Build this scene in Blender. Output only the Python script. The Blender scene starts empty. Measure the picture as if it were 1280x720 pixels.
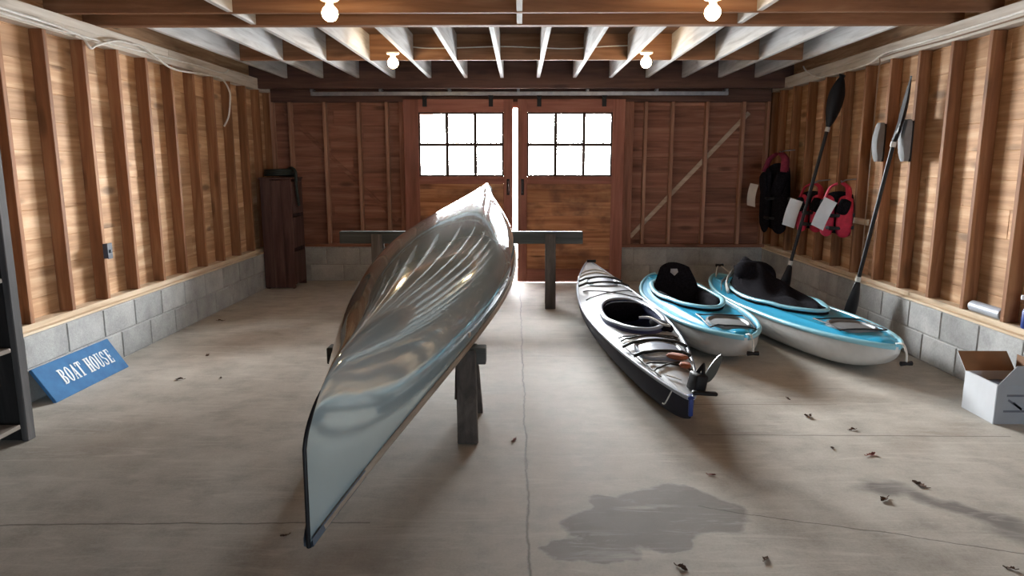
import bpy, bmesh, math, random
from math import sin, cos, pi, radians, sqrt, atan2
from mathutils import Vector, Matrix, Euler
random.seed(11)
S = bpy.context.scene
COL = S.collection

# ------------------------------------------------------------------ helpers
def tag(o, label=None, cat=None, group=None, kind=None):
    if label: o['label'] = label
    if cat: o['category'] = cat
    if group: o['group'] = group
    if kind: o['kind'] = kind
    return o

def empty(name, label, cat, loc=(0, 0, 0), rz=0.0, group=None, rot=None):
    o = bpy.data.objects.new(name, None)
    o.empty_display_size = 0.1
    COL.objects.link(o)
    o.location = loc
    o.rotation_euler = rot if rot else (0, 0, rz)
    return tag(o, label, cat, group)

def obj(name, bm, mat, parent=None, smooth=None, label=None):
    me = bpy.data.meshes.new(name)
    bmesh.ops.recalc_face_normals(bm, faces=bm.faces)
    bm.to_mesh(me); bm.free()
    mats = mat if isinstance(mat, (list, tuple)) else [mat]
    for m in mats: me.materials.append(m)
    if smooth is not None:
        for p in me.polygons: p.use_smooth = True
        me.set_sharp_from_angle(angle=radians(smooth))
    o = bpy.data.objects.new(name, me)
    COL.objects.link(o)
    if parent: o.parent = parent
    if label: o['label'] = label
    return o

def copy_tree(o, parent=None):
    c = o.copy(); COL.objects.link(c)
    if parent: c.parent = parent
    for ch in list(o.children): copy_tree(ch, c)
    return c

def B(): return bmesh.new()

def box(bm, c, s, rot=None, bev=0.0, seg=1, mi=0):
    m = Matrix.Translation(c)
    if rot: m = m @ Euler(rot).to_matrix().to_4x4()
    m = m @ Matrix.Diagonal((s[0], s[1], s[2], 1))
    r = bmesh.ops.create_cube(bm, size=1.0, matrix=m)
    fs = set(f for v in r['verts'] for f in v.link_faces)
    if mi:
        for f in fs: f.material_index = mi
    if bev > 0:
        es = list(set(e for v in r['verts'] for e in v.link_edges))
        bmesh.ops.bevel(bm, geom=es, offset=bev, segments=seg, affect='EDGES', profile=0.5)

def box2(bm, a, b, bev=0.0, seg=1, mi=0):
    box(bm, [(a[i] + b[i]) / 2 for i in range(3)], [abs(b[i] - a[i]) for i in range(3)], None, bev, seg, mi)

def bar(bm, p, q, w, h, bev=0.0, up=(0, 0, 1)):
    """a straight board from p to q; w is its width across, h along 'up'."""
    p, q = Vector(p), Vector(q)
    d = q - p; L = d.length; d.normalize()
    u = Vector(up); x = d.cross(u)
    if x.length < 1e-4: x = d.cross(Vector((1, 0, 0)))
    x.normalize(); u = x.cross(d)
    m = Matrix((x, d, u)).transposed().to_4x4()
    m.translation = (p + q) / 2
    m = m @ Matrix.Diagonal((w, L, h, 1))
    r = bmesh.ops.create_cube(bm, size=1.0, matrix=m)
    if bev > 0:
        es = list(set(e for v in r['verts'] for e in v.link_edges))
        bmesh.ops.bevel(bm, geom=es, offset=bev, segments=1, affect='EDGES')

def tube(bm, pts, r, seg=8, closed=False, cap=True, flat=None):
    """sweep along pts; r a number or a list; flat=(a,b) scales the ring's two axes"""
    pts = [Vector(p) for p in pts]; n = len(pts)
    rs = r if isinstance(r, (list, tuple)) else [r] * n
    rings = []; prev = None
    for i in range(n):
        if closed: d = pts[(i + 1) % n] - pts[i - 1]
        else: d = pts[min(i + 1, n - 1)] - pts[max(i - 1, 0)]
        d.normalize()
        if prev is None:
            a = d.cross(Vector((0, 0, 1)))
            if a.length < 1e-3: a = d.cross(Vector((0, 1, 0)))
        else:
            a = prev - d * prev.dot(d)
        a.normalize(); prev = a; b = d.cross(a)
        fa, fb = flat if flat else (1, 1)
        rings.append([bm.verts.new(pts[i] + (a * cos(t) * fa + b * sin(t) * fb) * rs[i]) for t in [2 * pi * k / seg for k in range(seg)]])
    m = n if closed else n - 1
    for i in range(m):
        A, C = rings[i], rings[(i + 1) % n]
        for k in range(seg):
            bm.faces.new((A[k], A[(k + 1) % seg], C[(k + 1) % seg], C[k]))
    if cap and not closed:
        bm.faces.new(rings[0][::-1]); bm.faces.new(rings[-1])

def smooth_pts(pts, n=6):
    """Catmull-Rom through pts"""
    P = [Vector(p) for p in pts]; out = []
    for i in range(len(P) - 1):
        p0, p1, p2, p3 = P[max(i - 1, 0)], P[i], P[i + 1], P[min(i + 2, len(P) - 1)]
        for k in range(n):
            t = k / n
            out.append(0.5 * ((2 * p1) + (p2 - p0) * t + (2 * p0 - 5 * p1 + 4 * p2 - p3) * t * t + (3 * p1 - p0 - 3 * p2 + p3) * t ** 3))
    out.append(P[-1]); return out

def grid(bm, rows, close_u=False, close_v=False, skip=None):
    V = [[bm.verts.new(p) for p in r] for r in rows]
    R, C = len(V), len(V[0])
    for i in range(R if close_u else R - 1):
        for j in range(C if close_v else C - 1):
            if skip and skip(i, j): continue
            q = (V[i][j], V[(i + 1) % R][j], V[(i + 1) % R][(j + 1) % C], V[i][(j + 1) % C])
            if len(set(q)) == 4: bm.faces.new(q)
    return V

def lathe(bm, prof, seg=20, c=(0, 0, 0), axis='z'):
    rows = []
    for r, z in prof:
        row = []
        for k in range(seg):
            t = 2 * pi * k / seg
            x, y = r * cos(t), r * sin(t)
            p = {'z': (x, y, z), 'x': (z, x, y), 'y': (x, z, y)}[axis]
            row.append((p[0] + c[0], p[1] + c[1], p[2] + c[2]))
        rows.append(row)
    V = grid(bm, rows, close_v=True)
    bm.faces.new(V[0][::-1]); bm.faces.new(V[-1])

def slab(bm, outline, d, n, thick, center=None):
    """extrude a closed outline (list of Vectors) along n by thick"""
    n = Vector(n).normalized()
    a = [bm.verts.new(Vector(p)) for p in outline]
    b = [bm.verts.new(Vector(p) + n * thick) for p in outline]
    bm.faces.new(a); bm.faces.new(b[::-1])
    for i in range(len(a)):
        j = (i + 1) % len(a)
        bm.faces.new((a[i], b[i], b[j], a[j]))

def pillow(bm, c, s, rot=None, nx=10, ny=10, puff=1.0):
    """soft rounded cushion"""
    M = Matrix.Translation(c) @ (Euler(rot).to_matrix().to_4x4() if rot else Matrix())
    rows_t, rows_b = [], []
    for i in range(nx + 1):
        a, b = [], []
        for j in range(ny + 1):
            u, v = -1 + 2 * i / nx, -1 + 2 * j / ny
            # square -> rounded square
            uu = u * sqrt(1 - 0.28 * v * v); vv = v * sqrt(1 - 0.28 * u * u)
            h = ((1 - abs(u) ** 3) * (1 - abs(v) ** 3)) ** 0.45 * puff
            a.append(M @ Vector((uu * s[0] / 2, vv * s[1] / 2, h * s[2] / 2)))
            b.append(M @ Vector((uu * s[0] / 2, vv * s[1] / 2, -h * s[2] / 2)))
        rows_t.append(a); rows_b.append(b)
    grid(bm, rows_t); grid(bm, rows_b)
    bmesh.ops.remove_doubles(bm, verts=bm.verts, dist=1e-5)

# ------------------------------------------------------------------ materials
class NT:
    def __init__(self, name):
        self.m = bpy.data.materials.new(name); self.m.use_nodes = True
        self.t = self.m.node_tree; self.p = self.t.nodes['Principled BSDF']
    def n(self, typ, **kw):
        nd = self.t.nodes.new(typ)
        for k, v in kw.items(): setattr(nd, k, v)
        return nd
    def l(self, a, b): self.t.links.new(a, b)
    def math(self, op, a, b=None, clamp=False):
        nd = self.n('ShaderNodeMath', operation=op); nd.use_clamp = clamp
        for i, v in enumerate((a, b)):
            if v is None: continue
            if isinstance(v, (int, float)): nd.inputs[i].default_value = v
            else: self.l(v, nd.inputs[i])
        return nd.outputs[0]
    def mix(self, fac, a, b, blend='MIX'):
        nd = self.n('ShaderNodeMix', data_type='RGBA', blend_type=blend)
        for i, v in ((0, fac), (6, a), (7, b)):
            if isinstance(v, (int, float)): nd.inputs[i].default_value = v
            elif isinstance(v, (tuple, list)): nd.inputs[i].default_value = (*v[:3], 1)
            else: self.l(v, nd.inputs[i])
        return nd.outputs[2]
    def noise(self, vec, scale, detail=4, rough=0.55, dist=0.0):
        nd = self.n('ShaderNodeTexNoise'); nd.inputs['Scale'].default_value = scale
        nd.inputs['Detail'].default_value = detail; nd.inputs['Roughness'].default_value = rough
        nd.inputs['Distortion'].default_value = dist
        if vec is not None: self.l(vec, nd.inputs['Vector'])
        return nd.outputs['Fac']
    def ramp(self, fac, stops):
        nd = self.n('ShaderNodeValToRGB'); self.l(fac, nd.inputs[0])
        e = nd.color_ramp.elements
        while len(e) < len(stops): e.new(0.5)
        for i, (p, c) in enumerate(stops):
            e[i].position = p; e[i].color = (*c[:3], 1) if isinstance(c, (tuple, list)) else (c, c, c, 1)
        return nd.outputs[0]
    def coord(self, scale=(1, 1, 1), rand=True):
        tc = self.n('ShaderNodeTexCoord')
        v = tc.outputs['Object']
        if rand:
            gi = self.n('ShaderNodeNewGeometry'); oi = self.n('ShaderNodeObjectInfo')
            r = self.math('ADD', gi.outputs['Random Per Island'], oi.outputs['Random'])
            self.r = self.math('FRACT', self.math('MULTIPLY', r, 7.31))
            cb = self.n('ShaderNodeCombineXYZ')
            for i, k in enumerate((37.0, 53.0, 71.0)): self.l(self.math('MULTIPLY', r, k), cb.inputs[i])
            ad = self.n('ShaderNodeVectorMath', operation='ADD'); self.l(v, ad.inputs[0]); self.l(cb.outputs[0], ad.inputs[1])
            v = ad.outputs[0]
        self.raw = v
        mp = self.n('ShaderNodeMapping'); mp.inputs['Scale'].default_value = scale; self.l(v, mp.inputs['Vector'])
        return mp.outputs[0]
    def bump(self, h, strength, dist=0.01):
        nd = self.n('ShaderNodeBump'); nd.inputs['Strength'].default_value = strength; nd.inputs['Distance'].default_value = dist
        self.l(h, nd.inputs['Height']); self.l(nd.outputs[0], self.p.inputs['Normal'])

def wood(name, dark, mid, light, axis='z', knots=0.5, rough=0.72, vary=0.22, blotch=None):
    N = NT(name)
    g = {'x': (1.1, 17, 17), 'y': (17, 1.1, 17), 'z': (17, 17, 1.1)}[axis]
    k = {'x': (2.2, 7, 7), 'y': (7, 2.2, 7), 'z': (7, 7, 2.2)}[axis]
    v = N.coord(g)
    f = N.noise(v, 1.0, 6, 0.62, 0.6)
    c = N.ramp(f, [(0.28, dark), (0.5, mid), (0.72, light)])
    mp = N.n('ShaderNodeMapping'); mp.inputs['Scale'].default_value = k; N.l(N.raw, mp.inputs['Vector'])
    vo = N.n('ShaderNodeTexVoronoi'); vo.inputs['Scale'].default_value = 0.75; N.l(mp.outputs[0], vo.inputs['Vector'])
    kf = N.ramp(vo.outputs['Distance'], [(0.0, 1.0), (0.10, 0.85), (0.20, 0.0)])
    c = N.mix(N.math('MULTIPLY', kf, knots), c, tuple(x * 0.3 for x in dark))
    if blotch:
        b = N.ramp(N.noise(N.raw, 2.4, 4, 0.6), [(0.45, 0.0), (0.62, 1.0)])
        c = N.mix(N.math('MULTIPLY', b, 0.65), c, blotch)
    hs = N.n('ShaderNodeHueSaturation'); N.l(c, hs.inputs['Color'])
    N.l(N.math('ADD', N.math('MULTIPLY', N.r, vary), 1 - vary / 2), hs.inputs['Value'])
    N.l(hs.outputs[0], N.p.inputs['Base Color'])
    N.p.inputs['Roughness'].default_value = rough
    N.p.inputs['Specular IOR Level'].default_value = 0.25
    N.bump(f, 0.25, 0.004)
    return N.m

def plain(name, col, rough=0.5, metal=0.0, var=0.12, scale=14, coat=0.0, bump=0.0, spec=0.5):
    N = NT(name); v = N.coord((1, 1, 1), rand=False)
    f = N.noise(v, scale, 4, 0.6)
    a = tuple(x * (1 - var) for x in col); b = tuple(min(1, x * (1 + var)) for x in col)
    N.l(N.ramp(f, [(0.3, a), (0.7, b)]), N.p.inputs['Base Color'])
    N.p.inputs['Roughness'].default_value = rough; N.p.inputs['Metallic'].default_value = metal
    N.p.inputs['Coat Weight'].default_value = coat; N.p.inputs['Coat Roughness'].default_value = 0.08
    N.p.inputs['Specular IOR Level'].default_value = spec
    if bump: N.bump(f, bump, 0.004)
    return N.m

PINE = ((0.15, 0.062, 0.027), (0.26, 0.115, 0.051), (0.39, 0.20, 0.097))
PALE = ((0.42, 0.30, 0.19), (0.60, 0.47, 0.33), (0.74, 0.63, 0.49))
RUST = ((0.15, 0.062, 0.042), (0.27, 0.118, 0.076), (0.40, 0.195, 0.13))
SHEATH = ((0.30, 0.155, 0.072), (0.49, 0.285, 0.150), (0.68, 0.46, 0.285))
WASH = ((0.36, 0.34, 0.33), (0.58, 0.57, 0.56), (0.72, 0.72, 0.72))
BROWNB = ((0.15, 0.068, 0.034), (0.25, 0.122, 0.063), (0.36, 0.195, 0.11))
M = {}
M['stud'] = wood('stud_pine', *PINE, axis='z')
M['plate_y'] = wood('plate_pine', *PALE, axis='y')
M['wash_y'] = wood('pale_joist_wood', *WASH, axis='y', knots=0.3)
M['top_y'] = wood('grey_plate_wood', (0.40, 0.34, 0.28), (0.60, 0.54, 0.47), (0.75, 0.71, 0.66), axis='y', knots=0.5)
M['sheath_y'] = wood('sheathing_boards', *SHEATH, axis='y', knots=0.75, vary=0.3)
M['rust_x'] = wood('stained_boards', *RUST, axis='x', knots=0.7, vary=0.35)
M['rust_z'] = wood('stained_uprights', *RUST, axis='z', knots=0.4)
M['back_stud'] = wood('back_stud_wood', (0.24, 0.12, 0.08), (0.36, 0.19, 0.125), (0.46, 0.27, 0.19), axis='z', knots=0.3)
M['door_z'] = wood('door_paint_wood', (0.19, 0.075, 0.052), (0.29, 0.115, 0.08), (0.37, 0.165, 0.12), axis='z', knots=0.2)
M['door_x'] = wood('door_rail_wood', (0.19, 0.075, 0.052), (0.29, 0.115, 0.08), (0.37, 0.165, 0.12), axis='x', knots=0.2)
M['sash'] = wood('dark_sash_wood', (0.03, 0.016, 0.013), (0.05, 0.028, 0.022), (0.08, 0.045, 0.036), axis='z', knots=0.0)
M['panel'] = wood('door_panel_wood', (0.22, 0.085, 0.04), (0.42, 0.19, 0.09), (0.60, 0.32, 0.16), axis='x', knots=0.8, vary=0.2, blotch=(0.10, 0.05, 0.04))
M['beam_x'] = wood('beam_wood', *BROWNB, axis='x', knots=0.6)
M['dark_x'] = wood('dark_beam_wood', (0.06, 0.03, 0.025), (0.11, 0.055, 0.042), (0.17, 0.09, 0.065), axis='x', knots=0.5)
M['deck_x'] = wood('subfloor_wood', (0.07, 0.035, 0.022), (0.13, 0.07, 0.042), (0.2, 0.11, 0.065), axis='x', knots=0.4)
M['brace'] = wood('brace_wood', (0.36, 0.25, 0.18), (0.50, 0.38, 0.28), (0.62, 0.5, 0.4), axis='x', knots=0.2)
M['old_z'] = wood('weathered_wood', (0.05, 0.042, 0.038), (0.10, 0.085, 0.075), (0.17, 0.145, 0.125), axis='z', knots=0.3)
M['old_x'] = wood('weathered_wood_long', (0.035, 0.04, 0.038), (0.07, 0.075, 0.072), (0.12, 0.125, 0.115), axis='x', knots=0.3)
M['crate'] = wood('crate_boards', (0.055, 0.027, 0.024), (0.10, 0.050, 0.043), (0.15, 0.085, 0.07), axis='z', knots=0.3)
M['ebony'] = wood('dark_shelf_wood', (0.012, 0.011, 0.011), (0.022, 0.02, 0.02), (0.04, 0.037, 0.036), axis='z', knots=0.1)
M['shelf_edge'] = wood('shelf_board', (0.16, 0.13, 0.11), (0.24, 0.2, 0.17), (0.33, 0.29, 0.25), axis='y', knots=0.2)
M['post'] = wood('grey_post', (0.05, 0.048, 0.048), (0.085, 0.08, 0.08), (0.13, 0.122, 0.12), axis='z', knots=0.2)

def concrete_block(name):
    N = NT(name); v = N.coord((1, 1, 1))
    f = N.noise(v, 60, 6, 0.7); g = N.noise(v, 5, 4, 0.6)
    c = N.ramp(g, [(0.3, (0.30, 0.30, 0.295)), (0.55, (0.43, 0.43, 0.42)), (0.75, (0.53, 0.53, 0.515))])
    c = N.mix(0.25, c, N.ramp(f, [(0.3, 0.12), (0.7, 0.5)]))
    hs = N.n('ShaderNodeHueSaturation'); N.l(c, hs.inputs['Color'])
    N.l(N.math('ADD', N.math('MULTIPLY', N.r, 0.26), 0.85), hs.inputs['Value'])
    N.l(hs.outputs[0], N.p.inputs['Base Color']); N.p.inputs['Roughness'].default_value = 0.95
    N.p.inputs['Specular IOR Level'].default_value = 0.15
    N.bump(f, 0.5, 0.004); return N.m
M['block'] = concrete_block('concrete_block')
M['mortar'] = plain('mortar', (0.34, 0.335, 0.325), 0.95, var=0.2, scale=40, bump=0.3)

def floor_mat():
    N = NT('concrete_floor'); v = N.coord((1, 1, 1), rand=False)
    big = N.noise(v, 0.7, 5, 0.6, 0.4); mid = N.noise(v, 4.5, 6, 0.65); fine = N.noise(v, 90, 4, 0.7)
    c = N.ramp(big, [(0.3, (0.36, 0.335, 0.30)), (0.52, (0.47, 0.445, 0.405)), (0.72, (0.56, 0.535, 0.495))])
    c = N.mix(0.55, c, N.ramp(mid, [(0.32, (0.27, 0.25, 0.225)), (0.5, (0.47, 0.445, 0.405)), (0.7, (0.62, 0.595, 0.555))]))
    c = N.mix(0.14, c, N.ramp(fine, [(0.3, 0.1), (0.7, 0.7)]))
    sx = N.n('ShaderNodeSeparateXYZ'); N.l(v, sx.inputs[0])
    X, Y = sx.outputs[0], sx.outputs[1]
    wob = N.n('ShaderNodeTexNoise'); wob.inputs['Scale'].default_value = 3.2; wob.inputs['Detail'].default_value = 6
    N.l(v, wob.inputs['Vector'])
    ws = N.n('ShaderNodeSeparateColor'); N.l(wob.outputs['Color'], ws.inputs[0])
    WX = N.math('ADD', X, N.math('MULTIPLY', N.math('SUBTRACT', ws.outputs[0], 0.5), 0.42))
    WY = N.math('ADD', Y, N.math('MULTIPLY', N.math('SUBTRACT', ws.outputs[1], 0.5), 0.42))
    def ell(cx, cy, rx, ry, rot=0.0, soft=0.12):
        dx = N.math('SUBTRACT', WX, cx); dy = N.math('SUBTRACT', WY, cy)
        a = N.math('ADD', N.math('MULTIPLY', dx, cos(rot)), N.math('MULTIPLY', dy, sin(rot)))
        b = N.math('ADD', N.math('MULTIPLY', dx, -sin(rot)), N.math('MULTIPLY', dy, cos(rot)))
        a = N.math('DIVIDE', a, rx); b = N.math('DIVIDE', b, ry)
        d = N.math('SQRT', N.math('ADD', N.math('MULTIPLY', a, a), N.math('MULTIPLY', b, b)))
        return N.math('DIVIDE', N.math('SUBTRACT', 1.0, d), soft, clamp=True)
    def union(lst):
        r = lst[0]
        for q in lst[1:]: r = N.math('MAXIMUM', r, q)
        return r
    wet = union([ell(0.66, 2.74, 0.27, 0.23), ell(0.42, 2.60, 0.22, 0.15), ell(0.27, 2.42, 0.12, 0.14), ell(0.42, 2.74, 0.13, 0.12), ell(0.55, 2.52, 0.15, 0.12)])
    c = N.mix(N.math('MULTIPLY', wet, N.math('ADD', 0.42, N.math('MULTIPLY', mid, 0.65))), c, (0.17, 0.16, 0.155))
    wet2 = union([ell(1.62, 2.92, 0.19, 0.12, soft=0.5), ell(1.86, 2.72, 0.36, 0.10, -0.75, 0.5), ell(2.02, 2.45, 0.2, 0.12, -0.7, 0.5)])
    c = N.mix(N.math('MULTIPLY', wet2, 0.9), c, (0.19, 0.18, 0.175))
    old = union([ell(-2.2, 3.4, 0.8, 0.45, 0.4, 0.9), ell(-1.7, 1.9, 0.9, 0.4, 0.1, 0.9), ell(-2.3, 5.4, 0.4, 0.7, 0, 0.9), ell(2.2, 3.6, 0.7, 0.14, 0.5, 0.9), ell(-1.6, 6.5, 0.9, 0.5, 0, 0.8), ell(1.05, 3.4, 0.5, 0.25, 1.2, 0.9), ell(-0.6, 2.3, 0.5, 0.3, 0, 0.9), ell(0.4, 5.6, 0.4, 0.6, 0, 0.9), ell(1.7, 4.1, 1.0, 0.16, 0.1, 0.9)])
    c = N.mix(N.math('MULTIPLY', old, 0.3), c, (0.20, 0.15, 0.11))
    # trowel scuffs
    mp = N.n('ShaderNodeMapping'); mp.inputs['Scale'].default_value = (0.9, 5.5, 1); mp.inputs['Rotation'].default_value = (0, 0, 0.3); N.l(v, mp.inputs['Vector'])
    sc = N.noise(mp.outputs[0], 2.2, 6, 0.7, 1.5)
    c = N.mix(N.math('MULTIPLY', N.ramp(sc, [(0.52, 0.0), (0.68, 1.0)]), 0.42), c, (0.66, 0.64, 0.60))
    # joints and cracks
    jn = N.noise(v, 2.2, 3, 0.6)
    jn2 = N.noise(v, 16, 3, 0.6)
    wig = N.math('ADD', N.math('MULTIPLY', N.math('SUBTRACT', jn, 0.5), 0.10), N.math('MULTIPLY', N.math('SUBTRACT', jn2, 0.5), 0.03))
    def line(px, py, qx, qy, w, wg=1.0):
        L = sqrt((qx - px) ** 2 + (qy - py) ** 2); ux, uy = (qx - px) / L, (qy - py) / L
        dx = N.math('SUBTRACT', X, px); dy = N.math('SUBTRACT', Y, py)
        t = N.math('ADD', N.math('MULTIPLY', dx, ux), N.math('MULTIPLY', dy, uy))
        d = N.math('ADD', N.math('MULTIPLY', dx, -uy), N.math('MULTIPLY', dy, ux))
        d = N.math('ABSOLUTE', N.math('ADD', d, N.math('MULTIPLY', wig, wg)))
        m = N.math('SUBTRACT', 1.0, N.math('DIVIDE', d, w), clamp=True)
        inside = N.math('MULTIPLY', N.math('GREATER_THAN', t, 0.0), N.math('LESS_THAN', t, L))
        return N.math('MULTIPLY', m, inside)
    cracks = union([line(0.045, 1.2, 0.0, 8.6, 0.008, 0.5), line(-3, 2.55, -0.6, 2.62, 0.008, 0.5), line(0.75, 2.76, 2.6, 2.2, 0.006, 0.7),
                    line(0.95, 3.57, 2.6, 3.56, 0.007, 0.15), line(0.05, 5.12, 1.0, 5.12, 0.007, 0.15), line(1.0, 4.05, 1.9, 4.05, 0.006, 0.2), line(-3, 6.4, 0, 6.4, 0.006, 0.1), line(0, 6.4, 3, 6.4, 0.006, 0.1)])
    c = N.mix(N.math('MULTIPLY', cracks, 0.75), c, (0.08, 0.07, 0.06))
    c = N.mix(1.0, c, (1.0, 0.978, 0.935), 'MULTIPLY')
    N.l(c, N.p.inputs['Base Color'])
    N.l(N.math('SUBTRACT', N.math('ADD', 0.55, N.math('MULTIPLY', mid, 0.3)), N.math('MULTIPLY', wet, 0.0)), N.p.inputs['Roughness'])
    N.p.inputs['Specular IOR Level'].default_value = 0.2
    N.bump(N.math('SUBTRACT', N.math('ADD', N.math('MULTIPLY', fine, 0.3), mid), N.math('MULTIPLY', cracks, 1.2)), 0.18, 0.006)
    return N.m
M['floor'] = floor_mat()

def glass_mat():
    N = NT('window_glass'); N.t.nodes.remove(N.p)
    tr = N.n('ShaderNodeBsdfTransparent'); tr.inputs[0].default_value = (0.96, 0.98, 0.98, 1)
    gl = N.n('ShaderNodeBsdfGlossy'); gl.inputs['Roughness'].default_value = 0.02
    fr = N.n('ShaderNodeFresnel'); fr.inputs[0].default_value = 1.45
    mx = N.n('ShaderNodeMixShader'); N.l(fr.outputs[0], mx.inputs[0]); N.l(tr.outputs[0], mx.inputs[1]); N.l(gl.outputs[0], mx.inputs[2])
    N.l(mx.outputs[0], N.t.nodes['Material Output'].inputs[0]); return N.m
M['glass'] = glass_mat()

def glow(name, col, s):
    N = NT(name); N.p.inputs['Base Color'].default_value = (0.9, 0.88, 0.82, 1)
    N.p.inputs['Emission Color'].default_value = (*col, 1); N.p.inputs['Emission Strength'].default_value = s
    return N.m
BULB_E = 75.0
M['bulb'] = glow('lit_bulb', (1.0, 0.72, 0.40), BULB_E)
M['porcelain'] = plain('porcelain', (0.72, 0.68, 0.6), 0.3)
M['steel'] = plain('galvanised_steel', (0.30, 0.31, 0.34), 0.45, 0.7, var=0.2)
M['black'] = plain('black_plastic', (0.010, 0.010, 0.012), 0.5, spec=0.25)
M['blackcloth'] = plain('black_cloth', (0.010, 0.009, 0.012), 0.95, var=0.5, scale=60, bump=0.4, spec=0.04)
M['cable'] = plain('cable_sheath', (0.78, 0.76, 0.71), 0.55)
M['tan_cable'] = plain('tan_cable_sheath', (0.26, 0.17, 0.11), 0.6)
M['ground'] = plain('pale_ground', (0.75, 0.75, 0.74), 0.9, var=0.08, scale=1.5)
M['greywood'] = plain('outside_grey_board', (0.30, 0.33, 0.32), 0.8)

# ------------------------------------------------------------------ constants
W = 2.97          # half width, to the stud faces
D = 8.55          # back stud faces
SILL = 0.46
PLATE = 2.25
JB = 2.373        # joist underside
JH = 0.235
CEIL = JB + JH
FRONT = -2.4

# ------------------------------------------------------------------ floor, ground outside
bm = B(); box2(bm, (-3.3, FRONT - 0.2, -0.12), (3.3, 8.9, 0.0))
tag(obj('floor', bm, M['floor']), 'worn grey concrete slab with cracks and dark stains', kind='structure')
bm = B(); box2(bm, (-8, -8, -0.3), (8, 11.6, -0.125))
tag(obj('ground_outside', bm, M['ground']), 'pale bright ground outside the building', kind='structure')

# ------------------------------------------------------------------ walls
def planks(bm, rng, u0, u1, z0, z1, place, h=0.184, jl=(1.6, 3.4)):
    """horizontal boards between u0..u1; place(u0,u1,z0,z1) -> two corners"""
    z = z0
    while z < z1 - 0.01:
        zt = min(z + h, z1); u = u0; first = True
        while u < u1 - 0.01:
            l = rng.uniform(*jl) * (rng.uniform(0.3, 1) if first else 1); first = False
            ue = min(u + l, u1)
            if u1 - ue < 0.4: ue = u1
            a, b = place(u, ue, z, zt)
            box2(bm, a, b, 0.0035)
            u = ue
        z = zt

def block_courses(bm, rng, u0, u1, place, phase=0.0):
    for r in range(2):
        z0, z1 = 0.2032 * r, 0.2032 * (r + 1)
        u = u0 - 0.4064 + (phase + 0.2032 * r) % 0.4064
        while u < u1:
            a, b = max(u, u0), min(u + 0.4064, u1)
            if b - a > 0.03:
                p, q = place(a + 0.004, b - 0.004, z0 + 0.004, z1 - 0.004)
                box2(bm, p, q, 0.006)
            u += 0.4064

stud_bm = B(); box2(stud_bm, (-0.0445, -0.019, 0), (0.0445, 0.019, PLATE - SILL), 0.003)
stud_me = obj('stud', stud_bm, M['stud'])
STUD_DATA = stud_me.data
bpy.data.objects.remove(stud_me)

def stud(parent, x, y, z=SILL, rz=0.0, mat=None, data=STUD_DATA):
    o = bpy.data.objects.new('stud', data); COL.objects.link(o)
    o.parent = parent; o.location = (x, y, z); o.rotation_euler = (0, 0, rz); return o

def side_wall(name, sgn, y_first, label, rng):
    xi = sgn * W
    bm = B()
    planks(bm, rng, FRONT, 8.75, 0.40, CEIL, lambda u, v, z, t: ((xi + sgn * 0.090, u, z), (xi + sgn * 0.112, v, t)))
    box2(bm, (xi + sgn * 0.1115, FRONT, 0.3), (xi + sgn * 0.125, 8.75, CEIL))
    w = obj(name, bm, M['sheath_y']); tag(w, label, kind='structure')
    y = y_first
    while y > FRONT + 0.1: y -= 0.4064
    y += 0.4064
    while y < 8.6:
        stud(w, xi + sgn * 0.0445, y + 0.019); y += 0.4064
    stud(w, xi + sgn * 0.0445, 8.60)
    bm = B(); n = 0
    for z0 in (PLATE, PLATE + 0.0615):
        u = FRONT
        while u < 8.7:
            v = min(u + rng.uniform(2.5, 4), 8.7)
            if 8.7 - v < 0.6: v = 8.7
            box2(bm, (xi - sgn * 0.004, u, z0), (xi + sgn * 0.0895, v, z0 + 0.0612), 0.003); u = v
    obj('top_plate', bm, M['top_y'], w, label='pale plate board along the stud tops')
    bm = B()
    u = FRONT
    while u < 8.7:
        v = min(u + rng.uniform(2, 3.6), 8.7)
        if 8.7 - v < 0.6: v = 8.7
        box2(bm, (xi - sgn * 0.002, u, SILL - 0.036), (xi + sgn * 0.0895, v, SILL), 0.003); u = v
    box2(bm, (xi - sgn * 0.035, FRONT, 0.408), (xi + sgn * 0.11, 8.72, SILL - 0.036), 0.003)
    obj('sill_plate', bm, M['plate_y'], w, label='pale sill board on the concrete blocks')
    bm = B(); block_courses(bm, rng, FRONT, 8.75, lambda u, v, z, t: ((xi - sgn * 0.03, u, z), (xi + sgn * 0.11, v, t)), 0.12)
    bl = obj('block_base', bm, M['block'], w, label='two courses of grey concrete block')
    bm = B(); box2(bm, (xi - sgn * 0.024, FRONT, 0.0), (xi + sgn * 0.13, 8.75, 0.408)); obj('mortar', bm, M['mortar'], bl)
    return w
wl = side_wall('wall_left', -1, 4.55, 'left wall of bare pine studs over a low concrete block base', random.Random(3))
wr = side_wall('wall_right', 1, 4.66, 'right wall of bare pine studs over a low concrete block base', random.Random(5))

# back wall
rng = random.Random(8)
OX0, OX1, OZ = -1.26, 1.15, 2.10
bm = B()
pl = lambda u, v, z, t: ((u, D + 0.089, z), (v, D + 0.111, t))
planks(bm, rng, -3.1, OX0, 0.40, OZ, pl); planks(bm, rng, OX1, 3.1, 0.40, OZ, pl)
planks(bm, rng, -3.1, 3.1, OZ, CEIL, pl)
for a_, b_ in (((-3.1, 0.42), (OX0, OZ)), ((OX1, 0.42), (3.1, OZ)), ((-3.1, OZ - 0.01), (3.1, CEIL))): box2(bm, (a_[0], D + 0.1105, a_[1]), (b_[0], D + 0.125, b_[1]))
wb = obj('wall_back', bm, M['rust_x']); tag(wb, 'dark reddish board wall around the sliding doors', kind='structure')
bm = B(); box2(bm, (-0.019, -0.0445, 0), (0.019, 0.0445, PLATE - SILL), 0.003)
t = obj('stud', bm, M['back_stud']); BSTUD = t.data; bpy.data.objects.remove(t)
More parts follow.
